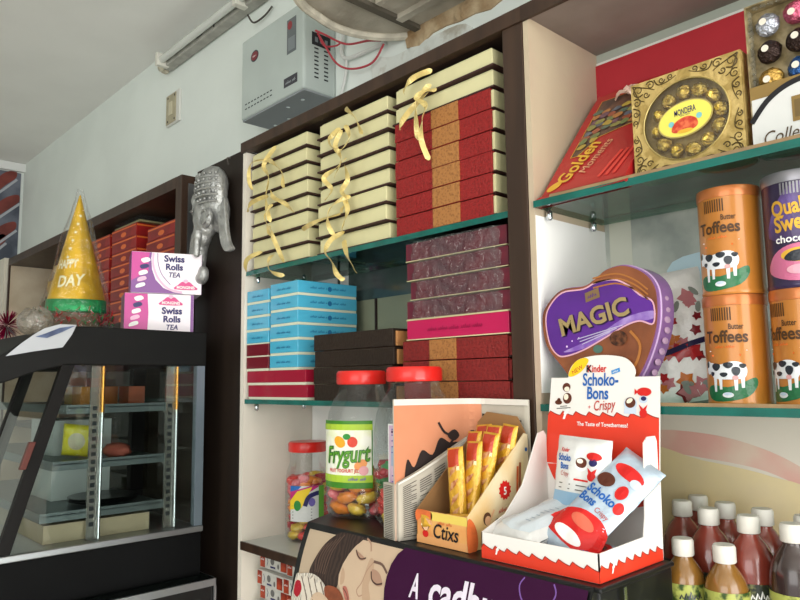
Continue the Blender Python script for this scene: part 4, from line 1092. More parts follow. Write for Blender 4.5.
def T0(L): return [((x*.9235)-MX, 1.5+(z-1.5)*.9235-ZM) for x, z in L]
mb = MB(); ik = Ink(mb, front(), .03)
pu = spline(T0([(-.692,1.597),(-.684,1.621),(-.658,1.642),(-.618,1.644),(-.594,1.652),(-.563,1.653),(-.54,1.642),(-.521,1.625),(-.501,1.612),(-.502,1.581),(-.523,1.586),(-.546,1.581),(-.581,1.565),(-.621,1.547),(-.655,1.538),(-.672,1.541),(-.686,1.56)]), 5)
ik.poly(pu, PURT, 1)
ik.line(pu+[pu[0]], .0022, M('tin_pink_edge', 'd9a6b8', .35), 3)
ik.poly(spline(T0([(-.66,1.545),(-.60,1.566),(-.55,1.592),(-.503,1.600),(-.503,1.588),(-.546,1.583),(-.581,1.567),(-.621,1.549)]), 4), M('tin_lilac', 'a48ac6', .35, col2='7a52ac', vscale=30), 2)
for k in range(26):
    x, z = rnd.uniform(-.685,-.52), rnd.uniform(1.55,1.645)
    p = T0([(x, z)])[0]; r_ = rnd.uniform(.0008,.0018)
    inside = z < 1.64-.02*abs(x+.62)/.05 and z > 1.545+.55*max(0, x+.64)
    if inside: ik.poly(oval(p[0], p[1], r_, r_, 7), M('tin_star', 'e6c8ee', .3), 3)
b = T0([(-.600,1.585)])[0]
GLD = M('tin_gold_letters', 'b8a070', .3, .5); 
ik.text('MAGIC', b[0]+.0015, b[1]-.0012, .036, M('tin_shadow', '2c1440', .4), 4, bold=.045, rot=.22, width=.118).text('MAGIC', b[0], b[1], .036, GLD, 7, bold=.03, rot=.22, width=.116)
ik.poly([(b[0]-.013,b[1]+.034),(b[0]+.011,b[1]+.040),(b[0]+.009,b[1]+.054),(b[0]-.014,b[1]+.048)], M('tin_bronze', '8d7350', .35, .4), 4); scrib(ik, b[0]-.001, b[1]+.041, .016, .006, PURT, 5, .22)
for k in range(3): ik.line([(b[0]-.030+.004*k, b[1]-.019-.004*k), (b[0]+.045-.01*k, b[1]-.003-.004*k)], .0014, M('tin_silver', 'b9b0cc', .3), 4)
for k in range(3):
    ik.line(spline([(a_+.0, c_-.007*k) for a_, c_ in T0([(-.60,1.659),(-.56,1.662),(-.53,1.650),(-.508,1.632)])], 5, False), .0022, M('tin_caramel', 'a86a34', .3), 3)
ik.line(spline(T0([(-.54,1.572),(-.525,1.550),(-.535,1.520),(-.56,1.505)]), 5, False), .004, M('tin_caramel'), 3)
ik.poly(oval(*T0([(-.560,1.562)])[0], .014, .011), M('tin_darkchoc', '2e1712', .3, col2='6b4028', vscale=120), 4).poly(oval(*T0([(-.596,1.547)])[0], .008, .006), M('tin_teal', '4d6b60', .3), 4)
mb.done('printed_label', t)
# rim decoration on the side facing right
mb = MB()
for k in range(9):
    z = .030+k*.0145; x = max(p[0] for p in o_ if abs(p[1]-z) < .012)
    mb.ell((x-.0008, .028+.002*(k % 2), z), (.0010,.009,.0048), M('tin_rim_pattern', 'a98aa6', .35), n=8, rings=5)
mb.done('rim_pattern', t, smooth=True)

# bag of sweets with red flower print
FL = M('bag_floral', 'f6f4f1', .35, coat=.5, bump=.4, bscale=50)
bw, bh = .115, .200
def florals(ik):
    for k in range(36):
        x, z = rnd.uniform(-.050,.050), rnd.uniform(-.088,.065)
        c = [M('floral_red', 'b01f24', .4, coat=.4), M('floral_deep', '7c1620', .4, coat=.4), M('floral_orange', 'c9702c', .4), M('floral_pink', 'c27a80', .4)][k % 4]
        s_ = rnd.uniform(.007,.017)
        ik.poly(spline([(x+s_*(1 if j % 2 else .6)*math.cos(PI*j/5), z+s_*(1 if j % 2 else .6)*math.sin(PI*j/5)) for j in range(10)], 2), c, 1+k % 3)
    for k in range(9):
        x, z = rnd.uniform(-.045,.045), rnd.uniform(-.085,.07); ik.poly(oval(x, z, .004, .009, 10, rnd.uniform(0,3)), M('floral_grey', '8a9088', .4), 4)
    ik.line(spline([(-.056,-.022),(-.02,-.026),(.02,-.018),(.056,-.012)], 4, False), .008, M('bag_navy_band', '221c42', .4), 5)
o = packet(bw, bh, .050, FL, florals).done('sweet_bag', None, smooth=True)
o.location = (-.497, 1.030, ZM+.0985); o.rotation_euler = (-.10, -.16, .50)
tag(o, 'glossy white bag with red flower print and dark band between lobed tin and toffee tins', 'sweet bag')

# round tins
TGO = M('tin_orange', 'c07a30', .3, .1, coat=.5, var=.1, vscale=6); TRM = M('tin_copper_rim', 'c0713a', .3, .4, coat=.4); TPU = M('tin_violet', '33244a', .3, .15, coat=.5, var=.3, vscale=9)
TRS = M('tin_silver_rim', '8c8a90', .3, .6)
def round_tin(loc, r, h, label, rz, body, rim, paint, name='sweet_tin', cat='tin', group=None):
    t = thing(name, label, cat, loc, rz, group)
    MB().lathe([(r*.97,0),(r,.002),(r,.005),(r*.985,.007),(r*.985,h-.014)], body, 48).done('tin_body', t, smooth=True)
    MB().lathe([(r*1.0,h-.0139),(r*1.01,h-.012),(r*1.01,h-.003),(r*.995,h),(r*.95,h),(r*.93,h-.003),(.001,h-.003)], rim, 48).done('lid', t, smooth=True)
    mb = MB(); F = cylmap(r*.985+.0002, a0=-PI/2)
    ik = Ink(mb, F, .008); paint(ik, h); mb.done('printed_label', t)
    return t
TBR = M('tin_brown_print', '4a3018', .4); TGR = M('tin_grass', '1f6b40', .35, coat=.4); TWH = M('tin_cow_white', 'e4e6ea', .35, coat=.4); TBK = M('tin_cow_black', '1f242e', .35, coat=.4)
def toff(ik, h):
    y = h/.146
    for k in range(9): ik.poly(rect(-.018+.0032*k, .112*y, -.0164+.0032*k, .129*y), TBR, 1)
    ik.text('Butter', .014, .100*y, .0105, TBR, 2, bold=.015, width=.018)
    ik.text('Toffees', 0, .083*y, .022, TBR, 2, bold=.025, width=.056)
    scrib(ik, 0, .0755*y, .028, .004, M('tin_lightorange', 'e86f28', .4))
    ik.line([(-.024,.072*y),(.026,.072*y)], .0008, WHITE, 2); ik.line([(-.02,.066*y),(.018,.066*y)], .0022, M('tin_lightorange'), 2)
    ik.poly(spline([(-.030,.012),(-.032,.022),(-.02,.027),(0,.024),(.018,.030),(.034,.036),(.036,.026),(.024,.012),(.0,.006),(-.02,.006)], 3), TGR, 1)
    # a black and white cow, sideways
    ik.poly(spline([(-.030,.050),(-.024,.056),(-.010,.053),(.006,.057),(.018,.055),(.024,.047),(.021,.036),(.010,.034),(-.008,.034),(-.018,.036),(-.026,.042)], 3), TWH, 2)
    for a, b in ((-.017,.018),(-.009,.021),(.010,.020),(.018,.023)): ik.poly([(a-.0022,.040),(a+.003,.040),(a+.002,b),(a-.0015,b)], TWH, 2)
    ik.poly(spline([(-.031,.052),(-.026,.058),(-.022,.052),(-.024,.043),(-.029,.041)], 3), TWH, 3).poly(spline([(-.031,.055),(-.027,.058),(-.026,.051),(-.030,.049)], 2), TBK, 4)
    for cx, cz, a, b in ((-.014,.050,.006,.005),(.002,.052,.006,.004),(.011,.044,.005,.006),(-.004,.040,.005,.003),(.019,.051,.004,.003),(-.020,.041,.003,.003)): ik.poly(spline([(cx+a*(1+.3*math.sin(3*q_))*math.cos(q_), cz+b*math.sin(q_)) for q_ in [2*PI*j/8 for j in range(8)]], 2), TBK, 4)
    ik.poly(oval(.010,.036,.0035,.003), M('tin_udder', 'd8a0a0', .4), 4)
    ik.poly(oval(.0,.014,.007,.0035), TWH, 3).poly(oval(.0,.0155,.005,.002), M('print_paleblue'), 4)
ht = .1440; rt_ = .0388; ztn = ZM
aT = -.0
def viewface(x, y, extra=0): return math.atan2(-x, -y)*-1*-1
def rzface(x, y, off=0):  # rotate so the label looks towards the middle of the shop
    return math.atan2(y, x)+PI-(-PI/2)-0+off if False else math.atan2(-y, -x)+PI/2+off
x1, y1 = -.3815, .972; x2, y2 = -.2950, .970
tA = round_tin((x1, y1, ztn), rt_+.001, ht, 'orange butter toffee tin with cow, lower one of the left stack', rzface(x1, y1, -.36), TGO, TRM, toff, group='orange cow tins')
tB = copy_tree(tA); put(tB, (x1+.002, y1-.002, ztn+ht+.0003), rzface(x1, y1, -.40), 'orange butter toffee tin with cow, standing on top of another cow tin')
tC = copy_tree(tA); put(tC, (x2, y2, ztn), rzface(x2, y2, -.85), 'orange toffee tin under the purple tin, its cow turned aside')
def qual(ik, h):
    for k in range(9): ik.poly(rect(-.014+.0038*k, .116, -.0118+.0038*k, .131), TRS, 1)
    ik.poly(spline([(-.035,.065),(-.01,.12),(.02,.13),(.035,.10),(.03,.06)], 4), M('tin_violet_light', '6d55a0', .35, col2='43305c', vscale=20, coat=.4), 1)
    ik.text('Quality', .002, .092, .027, GOLD, 3, bold=.03, width=.056, rot=.08).text('Sweets', .005, .072, .027, GOLD, 3, bold=.03, width=.056, rot=.08)
    ik.text('chocolate', .003, .056, .013, WHITE, 3, bold=.02, width=.052)
    ik.poly(spline([(-.036,.020),(-.03,.04),(-.01,.052),(.015,.054),(.034,.045),(.036,.02),(.0,.008)], 4), M('tin_pink', 'c8698e', .35, coat=.4), 2).poly(oval(.006,.040,.024,.009), M('script_gold'), 3)
    ik.poly(spline([(-.014,.036),(-.006,.044),(.010,.046),(.022,.040),(.012,.033),(-.004,.032)], 4), TBK, 4).poly(oval(.002,.022,.014,.006), M('tin_rose', 'd9a0b0', .35), 4)
round_tin((x2+.002, y2, ztn+ht+.0003), .042, .146, 'dark purple chocolate sweets tin with gold lettering on top of an orange tin', rzface(x2, y2, -.15), TPU, TRS, qual)

# ================================================================ juice bottles on the lowest shelf
def juice(col, name, h=.196, r=.036, lab='lime', lz=.117):
    JU = M('juice_'+name, col, .2, coat=.6, var=.15, vscale=20, spec=.6)
    CAPM = M('cap_white', 'd9d5cc', .45)
    t = thing('juice_bottle', 'x', 'bottle')
    k = h/.196
    prof = [(.0005,.0),(r*.9,.0),(r,.005),(r,.03*k),(r*.97,.034*k),(r,.038*k),(r,.10*k),(r*1.0,.126*k),(r*.97,.137*k),(r*.87,.149*k),(r*.66,.161*k),(.0118,.171*k),(.0118,.174*k)]
    MB().lathe(prof, JU, 36).done('bottle_body', t, smooth=True)
    zc = .1745*k
    mb = MB(); vs = []; n = 60
    for rr, zz in ((.0130,zc),(.0136,zc+.001),(.0136,zc+.0185),(.0122,zc+.0215),(.001,zc+.0215)):
        for q_ in range(n): f = rr*(1+(.02 if q_ % 2 and rr > .0131 else 0)); vs.append((f*math.cos(2*PI*q_/n), f*math.sin(2*PI*q_/n), zz))
    mb.add(vs, [(i*n+q_, i*n+(q_+1) % n, (i+1)*n+(q_+1) % n, (i+1)*n+q_) for i in range(4) for q_ in range(n)], CAPM)
    mb.done('cap', t, smooth=True)
    mb = MB(); LB = M('bottle_label_'+lab, {'lime':'a8ad58','dark':'2a2f26'}[lab], .4, col2={'lime':'34491f','dark':'8a8a58'}[lab], vscale=55, lo=.44, hi=.54)
    z0, z1 = .040*k, lz*k
    mb.lathe([(r+.0004, z0),(r+.0004, z1)], LB, 36, cap=False)
    ik = Ink(mb, cylmap(r+.0006, a0=-PI/2), .01)
    scrib(ik, -.002, z1-.018, .034, .010, {'lime':TBK,'dark':WHITE}[lab], 2).poly(oval(.02, z0+.018, .010, .012), GREEN, 1).poly(oval(-.016, z0+.014, .012, .008), M('print_paleyellow', 'dfe09a', .4), 2)
    mb.done('printed_label', t, smooth=False)
    return t
ZB_ = 1.1265
red_ = juice('84362a', 'red', r=.0300, lab='dark'); org_ = juice('8a6028', 'amber', h=.160, r=.0265, lz=.136); drk = juice('33211e', 'dark', r=.029, lab='lime')
def place(proto, used, x, y, label, rz=0, group=None):
    o = proto if not used else copy_tree(proto)
    put(o, (x, y, ZB_), rz, label, group); return o
G_ = 'juice bottles on the lowest shelf'
place(red_, 0, -.440, .985, 'red juice bottle behind the two amber bottles, white cap, front row', .9, G_)
place(red_, 1, -.381, .968, 'red juice bottle with dark label, right of the amber bottles', .9, G_)
place(red_, 1, -.494, 1.020, 'red juice bottle nearest the display box, mostly hidden', .9, G_)
place(red_, 1, -.442, 1.045, 'red juice bottle in the back row, behind the middle red bottle', .9, G_)
place(red_, 1, -.386, 1.030, 'red juice bottle in the back row, behind the labelled red bottle', .9, G_)
place(red_, 1, -.497, 1.080, 'red juice bottle farthest back at the left, only cap and shoulder showing', .9, G_)
place(drk, 0, -.323, .950, 'dark brown drink bottle at the right edge of the shelf', .7, G_)
place(drk, 1, -.328, 1.015, 'dark brown drink bottle behind the front dark one', .7, G_)
place(org_, 0, -.3960, .925, 'amber juice bottle in front, right one of two with short body', .9, G_)
place(org_, 1, -.4500, .925, 'amber juice bottle in front, left one beside the black stand', .9, G_)
# ================================================================ voltage stabiliser box on the wall
SGR = M('stabiliser_grey', 'b2bcb8', .5, coat=.1, var=.04, vscale=8); SDG = M('stabiliser_under', '8b9194', .5)
t = thing('voltage_stabiliser', 'pale grey metal voltage stabiliser box on the wall with vents and red wires', 'stabiliser', (-1.61, YW, 2.262))
sw, sd, sh = .158, .108, .246
MB().box(-sw, sw, -sd, -.001, .004, sh, SGR).done('casing', t, bevel=.006)
mb = MB().box(-sw+.004, sw-.004, -sd+.004, -.004, 0, .0045, SDG)
for x in (-.11, -.04, .03, .10):
    mb.lathe([(.006,-.0012),(.006,.001)], CHROME, 10, (x, -.02-.05*(x > 0), 0))
mb.done('base_plate', t)
mb = MB(); ik = Ink(mb, front(0, -sd, 0))
SLOT = M('slot_black', '22262a', .6)
for j in range(2):
    for k in range(9): ik.poly([(-.135+.0165*k, .030+.014*j),(-.1245+.0165*k, .030+.014*j),(-.1245+.0165*k, .0335+.014*j),(-.135+.0165*k, .0335+.014*j)], SLOT, 1)
mb.done('vent_slots', t); mb = MB(); ik = Ink(mb, front(0, -sd, 0))
ik.poly(oval(-.085, .178, .021, .017, 28), M('badge_dark', '3a3a42', .4), 1).poly(oval(-.085, .178, .017, .013, 28), M('badge_red', '7a2c34', .4), 2); scrib(ik, -.085, .176, .020, .005, WHITE, 3)
mb.done('badge', t); mb = MB(); ik = Ink(mb, front(0, -sd, 0))
ik.poly(rect(.080, .120, .124, .218), M('meter_dark', '5d6468', .3, coat=.4), 1).poly(oval(.094, .200, .011, .012), M('meter_red', '8c2f34', .4), 2).poly(rect(.086,.128,.118,.165), M('meter_grey', '767e82', .3), 2)
mb.done('meter_window', t); mb = MB(); ik = Ink(mb, front(0, -sd, 0))
ik.poly([(.066,.030),(.130,.030),(.130,.056),(.066,.056)], M('badge_dark'), 1); scrib(ik, .098, .038, .046, .009, M('badge_silver', 'aeb4b8', .4))
mb.done('name_plate', t); mb = MB()
I2 = Ink(mb, sideR(sw, -sd, 0))
I2.poly(rect(.026, .132, .088, .168), SLOT, 1)
for k in range(3): I2.poly(rect(.036+.016*k, .142, .046+.016*k, .156), M('meter_grey'), 2)
mb.done('terminal_block', t); mb = MB(); I2 = Ink(mb, sideR(sw, -sd, 0))
for j in range(2):
    for k in range(8): I2.poly([(.034+.032*j, .122-.0115*k),(.048+.032*j, .122-.0115*k),(.048+.032*j, .1265-.0115*k),(.034+.032*j, .1265-.0115*k)], SLOT, 1)
mb.done('vent_slots', t)
WRED = M('wire_red', 'b2404a', .45); WWH = M('wire_white', 'd6d8d4', .45)
def wire(pts, r, m, label, name='cable'):
    P = spline(pts, 8, False)
    b = P[0]; mb = MB().tube([(p[0]-b[0], p[1]-b[1], p[2]-b[2]) for p in P], r, m, 8)
    o = mb.done(name, None, smooth=True); o.location = b
    return tag(o, label, 'cable')
sx = -1.61+sw
wire([(sx+.001,1.060,2.435),(sx+.03,1.07,2.415),(-1.36,1.09,2.373),(-1.28,1.095,2.353),(-1.23,1.095,2.335)], .0028, WRED, 'upper red wire sagging from the stabiliser to the slab')
wire([(sx+.001,1.066,2.430),(sx+.022,1.075,2.39),(-1.40,1.09,2.335),(-1.35,1.10,2.305),(-1.28,1.11,2.300),(-1.235,1.11,2.333)], .0028, WRED, 'lower red wire looping from the stabiliser to the slab')
wire([(sx+.001,1.07,2.425),(sx+.012,1.08,2.395),(sx+.045,1.09,2.385),(sx+.055,1.10,2.392)], .0024, WRED, 'short red wire end by the stabiliser vents')
wire([(-1.41,1.118,2.50),(-1.405,1.118,2.43),(-1.415,1.118,2.38),(-1.385,1.118,2.352),(-1.30,1.120,2.345),(-1.24,1.12,2.342)], .0055, WWH, 'thick white cable curving down beside the stabiliser')
wire([(-1.395,1.12,2.36),(-1.40,1.12,2.31),(-1.42,1.12,2.262),(-1.43,1.12,2.25),(-1.40,1.12,2.245),(-1.385,1.12,2.262)], .004, WWH, 'thin white cable end hanging behind the top rail')

# ------------------------------------------------ tube light fitting and switch plate
TG = M('tube_fitting_grey', 'a9a8a0', .5, var=.2, vscale=25); TT = M('tube_glass', 'cfd2cc', .25, coat=.6)
t = thing('tube_light', 'unlit fluorescent tube fitting high on the wall below the ceiling', 'tube light', (-2.49, YW, 2.69))
ln = 1.22
MB().box(.02, ln, -.042, -.004, .0, .040, TG).done('batten', t, bevel=.004)
MB().tube([(.05,-.058,.020),(ln-.03,-.058,.020)], .013, TT, 14).done('tube', t, smooth=True)
mb = MB().box(.035, .055, -.078, -.030, -.004, .045, M('lamp_holder', 'd5d3c8', .5))
mb.done('lamp_holder', t, bevel=.003)
MB().box(.60, .625, -.076, -.030, -.004, .045, M('lamp_holder')).done('lamp_holder', t, bevel=.003)
mb = MB().box(.30, .34, -.0445, -.042, .014, .024, SLOT).box(.42, .425, -.0445, -.042, .008, .03, SLOT)
mb.done('marking', t)
mb = MB(); 
for k in range(9): mb.ell((.0+.012*math.cos(k*2.1), -.03+.014*math.sin(k*1.7), .02+.012*math.sin(k*2.9)), (.016,.014,.013), M('cloth_knot', 'c9c2ae', .8, var=.3, vscale=60), n=10, rings=6, bumpy=.3)
mb.done('end_cap_wrap', t, smooth=True)
wire([(-1.87,1.10,2.665),(-1.85,1.11,2.635),(-1.80,1.118,2.64),(-1.76,1.12,2.655)], .003, M('wire_dark', '4a4540', .6), 'short dark wire stub under the tube fitting')
t = thing('switch_plate', 'yellowed switch plate in white frame on the wall', 'switch plate', (-2.44, YW, 2.535))
MB().box(-.055, .055, -.010, -.0005, -.062, .062, M('plate_white', 'd6d6d0', .5)).done('frame', t, bevel=.002)
MB().box(-.050, .030, -.013, -.0101, -.056, .056, M('plate_yellowed', 'b3ab90', .5, var=.15, vscale=30)).done('plate', t, bevel=.001)
mb = MB()
for z in (-.046, .046): mb.ell((-.034,-.0133,z), (.005,.0015,.005), M('screw_dark', '4a463e', .5), n=10, rings=5)
for z in (-.046, .046): mb.ell((.022,-.0133,z), (.005,.0015,.005), M('screw_dark'), n=10, rings=5)
mb.done('screw', t)
MB().box(-.022, .006, -.0165, -.0131, -.026, .026, M('plate_rocker', 'c9c2a8', .45)).done('rocker', t, bevel=.001)
# poster on the far wall
mb = MB().box(0, .003, .25, 1.115, 2.215, 2.735, M('poster_blue_grey', '6a6f7c', .5, col2='454b58', vscale=6))
ik = Ink(mb, plane((.003, 0, 0), (0,1,0), (0,0,1)))
for k in range(9):
    y = 1.14-.10*k; z0 = 2.66-.13*(k % 3)
for k, (y, z, l_) in enumerate([(1.04,2.66,.09),(1.06,2.52,.11),(1.05,2.36,.11),(1.0,2.28,.08),(.86,2.6,.12),(.84,2.42,.12),(.68,2.55,.13),(.66,2.35,.12),(.48,2.5,.13),(.40,2.3,.1)]):
    ik.poly(spline([(y-l_,z-.095),(y-l_*.5,z-.055),(y,z-.005),(y+.05,z+.045),(y+.045,z+.085),(y-.01,z+.065),(y-l_*.6,z+.015),(y-l_-.01,z-.04)], 3), M('poster_rust', '7c3a33', .5, var=.3, vscale=12), 1)
    ik.line([(y-l_, z-.105), (y-l_*.4, z-.06), (y+.055, z+.035)], .013, M('poster_pale', 'a9adb4', .5), 2)
o = mb.done('wall_poster'); o.location = (XL+.001, 0, 0)
tag(o, 'dark blue grey poster with rust red diagonal streaks on the far wall', 'poster')
mb = MB().box(XL+.002, -3.56, .55, .858, 0, 2.08, M('cabinet_cream', 'cfc9bb', .5, var=.06, vscale=5)).box(-3.585, -3.565, .555, .8, .4, 2.0, M('cabinet_cream'))
mb = MB().box(-.36, .36, -.13, .13, 0, 2.09, M('cabinet_cream'))
t = thing('tall_cabinet', 'plain cream cupboard at the far left beyond the party hat', 'cabinet', (-3.93, .98, 0))
mb.done('body', t)
MB().box(.3602, .372, -.124, .124, .06, 2.06, M('cabinet_cream')).done('door', t, bevel=.002)

# ================================================================ silver elephant head hanging on the wide panel
SIL = M('silver_foil_finish', 'a9aaa8', .36, .55, bump=.5, bscale=70, var=.25, vscale=30)
ex, ey, ez = -1.645, .902, 1.934
t = thing('elephant_head_ornament', 'silver elephant head ornament hanging on the dark panel, trunk curled', 'ornament', (ex, ey, ez)); t.scale = (.96, .96, .96)
mb = MB()
R_ = lambda a, ax='Y': Matrix.Rotation(a, 3, ax)
mb.ell((.006,-.036,.055), (.058,.034,.075), SIL, R_(.15)); mb.ell((-.016,-.042,.0), (.040,.036,.062), SIL)
mb.ell((-.044,-.046,.048), (.020,.026,.030), SIL); mb.ell((-.048,-.048,.018), (.018,.022,.018), SIL)
mb.ell((.030,-.026,.005), (.040,.022,.055), SIL); mb.ell((-.028,-.046,-.045), (.028,.026,.040), SIL)
P = spline([(-.034,-.046,-.05),(-.044,-.048,-.085),(-.048,-.048,-.12),(-.046,-.048,-.15),(-.034,-.048,-.168),(-.018,-.048,-.166),(-.012,-.048,-.150),(-.022,-.048,-.143)], 4, False)
mb.tube(P, [.027-.016*i/(len(P)-1) for i in range(len(P))], SIL, 14)
mb.done('head', t, smooth=True, remesh=.0035)
P = spline([(-.012,-.066,-.045),(-.010,-.070,-.075),(-.012,-.070,-.105)], 4, False)
MB().tube(P, [.012-.004*i/(len(P)-1) for i in range(len(P))], SIL, 10).ell((-.012,-.070,-.107), (.0085,.0085,.008), SIL, n=10, rings=6).done('tusk', t, smooth=True)
mb = MB().ell((.020,-.060,-.012), (.026,.012,.028), SIL, R_(.6))
mb.tube([(.020+.022*math.cos(q_)*(1-q_*.05), -.070, -.012+.022*math.sin(q_)*(1-q_*.05)) for q_ in [.3*j for j in range(20)]], .0032, SIL, 6)
mb.done('ear', t, smooth=True)
MB().strip(spline([(.050,-.030,.045),(.062,-.034,.0),(.068,-.034,-.045),(.078,-.032,-.085),(.094,-.028,-.108)], 4, False), .030, [(1,.25,.2)]*17, SIL, .007).done('ear_flap', t, bevel=.003)
mb = MB()
mb.ell((.012,-.040,.082), (.056,.038,.054), SIL, R_(.15))
for rrow in range(5):
    ff = math.sqrt(max(.05, 1-((.030+.017*rrow-.070)/.072)**2)); mb.tube([(.010+.059*ff*math.sin(a), -.040-.0405*ff*math.cos(a), .030+.017*rrow) for a in [-1.3+.2*j for j in range(14)]], .0030, SIL, 6)
    for k in range(7):
        a = -1.15+k*.38; mb.ell((.010+.059*ff*math.sin(a), -.040-.0405*ff*math.cos(a), .038+.017*rrow), (.0055,.004,.0048), SIL, n=8, rings=5)
mb.done('headdress', t, smooth=True)
MB().ell((-.030,-.078,.012), (.008,.004,.005), M('silver_dark', '6c6c6a', .4, .5)).done('eye', t, smooth=True)
mb = MB().tube(spline([(.03,-.003,.145),(.035,-.010,.160),(.045,-.006,.158)], 4, False), .002, M('wire_dark'), 6); mb.done('hanging_wire', t, smooth=True)

# ================================================================ red sweet boxes on the far left unit
LR = M('left_box_red', '9c1c1a', .45, col2='7a1414', vscale=12); LO = M('left_box_orange', 'd9692c', .45)
def redbox(w=.2, d=.17, h=.040):
    t = thing('sweet_box', 'x', 'sweet box')
    MB().box(-w/2, w/2, 0, d, 0, h, LR).done('body', t, bevel=.0012)
    mb = MB(); ik = Ink(mb, front()); ik.poly(rect(-w/2+.002, h-.009, w/2-.002, h-.004), LO, 1).poly(oval(.0, .014, .022, .008), LO, 1)
    I2 = Ink(mb, sideR(w/2)); I2.poly(rect(.002, h-.009, d-.002, h-.004), LO, 1)
    mb.done('printed_label', t); return t
pr = redbox(); first = True
for s_, (x, n_, y) in enumerate([(-2.54,8,.905),(-2.305,8,.900),(-2.02,7,.90)]):
    for k in range(n_):
        o = pr if first else copy_tree(pr); first = False
        put(o, (x+jit(.004), y, 1.7003+k*.0405+(.0)), jit(.02), 'red and orange sweet box on the far left unit, %s of the %s stack' % ((ordn(n_-1-k, n_)), ['left','middle','right'][s_]), 'red sweet boxes on the far left unit')
t = thing('plastic_box', 'clear plastic lidded box on top of the red sweet boxes', 'plastic box', (-2.40, .905, 2.0252))
MB().box(-.0, .21, .0, .15, 0, .006, M('box_olive', '8a8560', .5)).done('base', t)
MB().box(.002, .208, .002, .148, .0062, .023, CLEAR).done('lid', t)
YB_ = M('yellow_card', 'c9a860', .55, var=.1); 
for k, (x, y, z, w_, h_, lb, m_) in enumerate([(-3.02,.90,1.7003,.17,.12,'tan carton on the far left unit, lowest behind the hat',M('tan_card')),(-3.02,.905,1.8206,.18,.11,'yellow carton on the far left unit, in the middle behind the hat',YB_),(-2.99,.91,1.9309,.15,.06,'small cream carton topmost behind the hat tip',M('cream_edge_card','cdb98e',.6)),(-2.78,.90,1.7003,.2,.09,'ochre carton beside the red boxes, low behind the hat',M('ochre_card','b5793a',.6,var=.2,vscale=20))]):
    t = thing('carton', lb, 'carton', (x, y, z), jit(.06)); MB().box(-w_/2, w_/2, 0, .14, 0, h_, m_).done('body', t, bevel=.002)
    MB().box(-w_/2, w_/2, -.0008, 0, h_*.45, h_*.55, M('packing_tape', 'b99a5c', .4, coat=.4)).done('tape', t)
mb = MB().grid(16, 12, lambda u, v: (-.10+u*.2, .05-.055*math.sin(PI*u)*math.sin(PI*v)+.014*noise.noise(Vector((u*7, v*7, 3))), v*.2), M('crumpled_brown', '7d6754', .7, bump=.6, bscale=30))
o = mb.done('paper_bundle', None, smooth=True, solid=.004); o.location = (-3.28, .925, 1.7003); tag(o, 'crumpled brown paper bundle at the far left behind the hat', 'paper bundle')

# ================================================================ glass display case with black hood
CX = -1.622; LNG = .80
HOOD = M('hood_black', '0c0c0b', .6, coat=.0, spec=.25, var=.3, vscale=14)
t = thing('display_case', 'glass display case with black rounded hood, steel shelves and slanted front', 'display case', (CX, .60, 1.045))
def WC(mb): mb.v = [(p[0]-CX, p[1]-.60, p[2]-1.045) for p in mb.v]; return mb
hood = [(.850,1.546),(.850,1.629)]+spline([(.58,1.632),(.52,1.630),(.475,1.618),(.43,1.594),(.385,1.562),(.350,1.530)], 4, False)+[(.342,1.492),(.40,1.510),(.46,1.532),(.520,1.546)]
WC(MB().prism(hood, 0, CX-LNG, CX, HOOD)).done('hood', t, bevel=.003)
WC(MB().box(CX-LNG, CX, .355, .845, 1.045, 1.146, M('base_black', '060708', .7, spec=.15, coat=.0, var=.4, vscale=10))).done('base', t, bevel=.003)
WC(MB().box(CX-LNG-.003, CX+.003, .350, .848, 1.146, 1.160, ALU)).done('sill', t, bevel=.002)
CG = GL('case_glass', 'f3f7f5', .03, .01, fres=.22)
WC(MB().prism([(.845,1.1605),(.845,1.5455),(.520,1.5455),(.409,1.1605)], 0, CX-.007, CX-.003, CG)).done('side_glass', t)
WC(MB().hull([(CX-.02,.510,1.540),(CX-LNG,.510,1.540),(CX-LNG,.400,1.165),(CX-.02,.400,1.165)], [(CX-.02,.514,1.540),(CX-LNG,.514,1.540),(CX-LNG,.404,1.165),(CX-.02,.404,1.165)], CG)).done('front_glass', t)
PST = M('post_dark', '0f0d0c', .6, .0, coat=.0, spec=.2)
for x in (CX-.018, CX-.30, CX-LNG):
    WC(MB().hull([(x,.398,1.1605),(x+.018,.398,1.1605),(x+.018,.424,1.1605),(x,.424,1.1605)], [(x,.509,1.546),(x+.018,.509,1.546),(x+.018,.535,1.546),(x,.535,1.546)], PST)).done('corner_post', t, bevel=.001)
WC(MB().box(CX-.020, CX-.0, .826, .846, 1.1605, 1.5455, M('rear_post_grey', '7e8c98', .35, .6))).done('corner_post', t)
WC(MB().hull([(CX-.004,.432,1.33),(CX+.010,.432,1.33),(CX+.010,.444,1.33),(CX-.004,.444,1.33)], [(CX-.004,.449,1.385),(CX+.010,.449,1.385),(CX+.010,.461,1.385),(CX-.004,.461,1.385)], M('latch_brown', '5a2a22', .5))).done('latch', t, bevel=.001)
UP = M('upright_steel', 'b4b2ac', .25, .9)
for y in (.592, .770):
    mb = MB().box(CX-.032, CX-.026, y-.011, y+.011, 1.1605, 1.545, UP)
    for k in range(16): mb.box(CX-.0262, CX-.0255, y-.006, y+.004, 1.19+k*.017, 1.199+k*.017, SLOT)
    WC(mb).done('slotted_upright', t)
    WC(MB().tube([(CX-.021, y+.014, 1.44),(CX-.021, y+.014, 1.544)], .0042, M('warm_lit_rod', 'd99a4a', .25, .9), 10)).done('warm_lit_rod', t, smooth=True)  # warm metal colour paints orange light on the rod's upper end
    WC(MB().tube([(CX-.021, y+.014, 1.162),(CX-.021, y+.014, 1.4399)], .0036, CHROME, 10)).done('support_rod', t, smooth=True)
TR = M('tray_steel', '6f7a7c', .35, .6, var=.15, vscale=12)
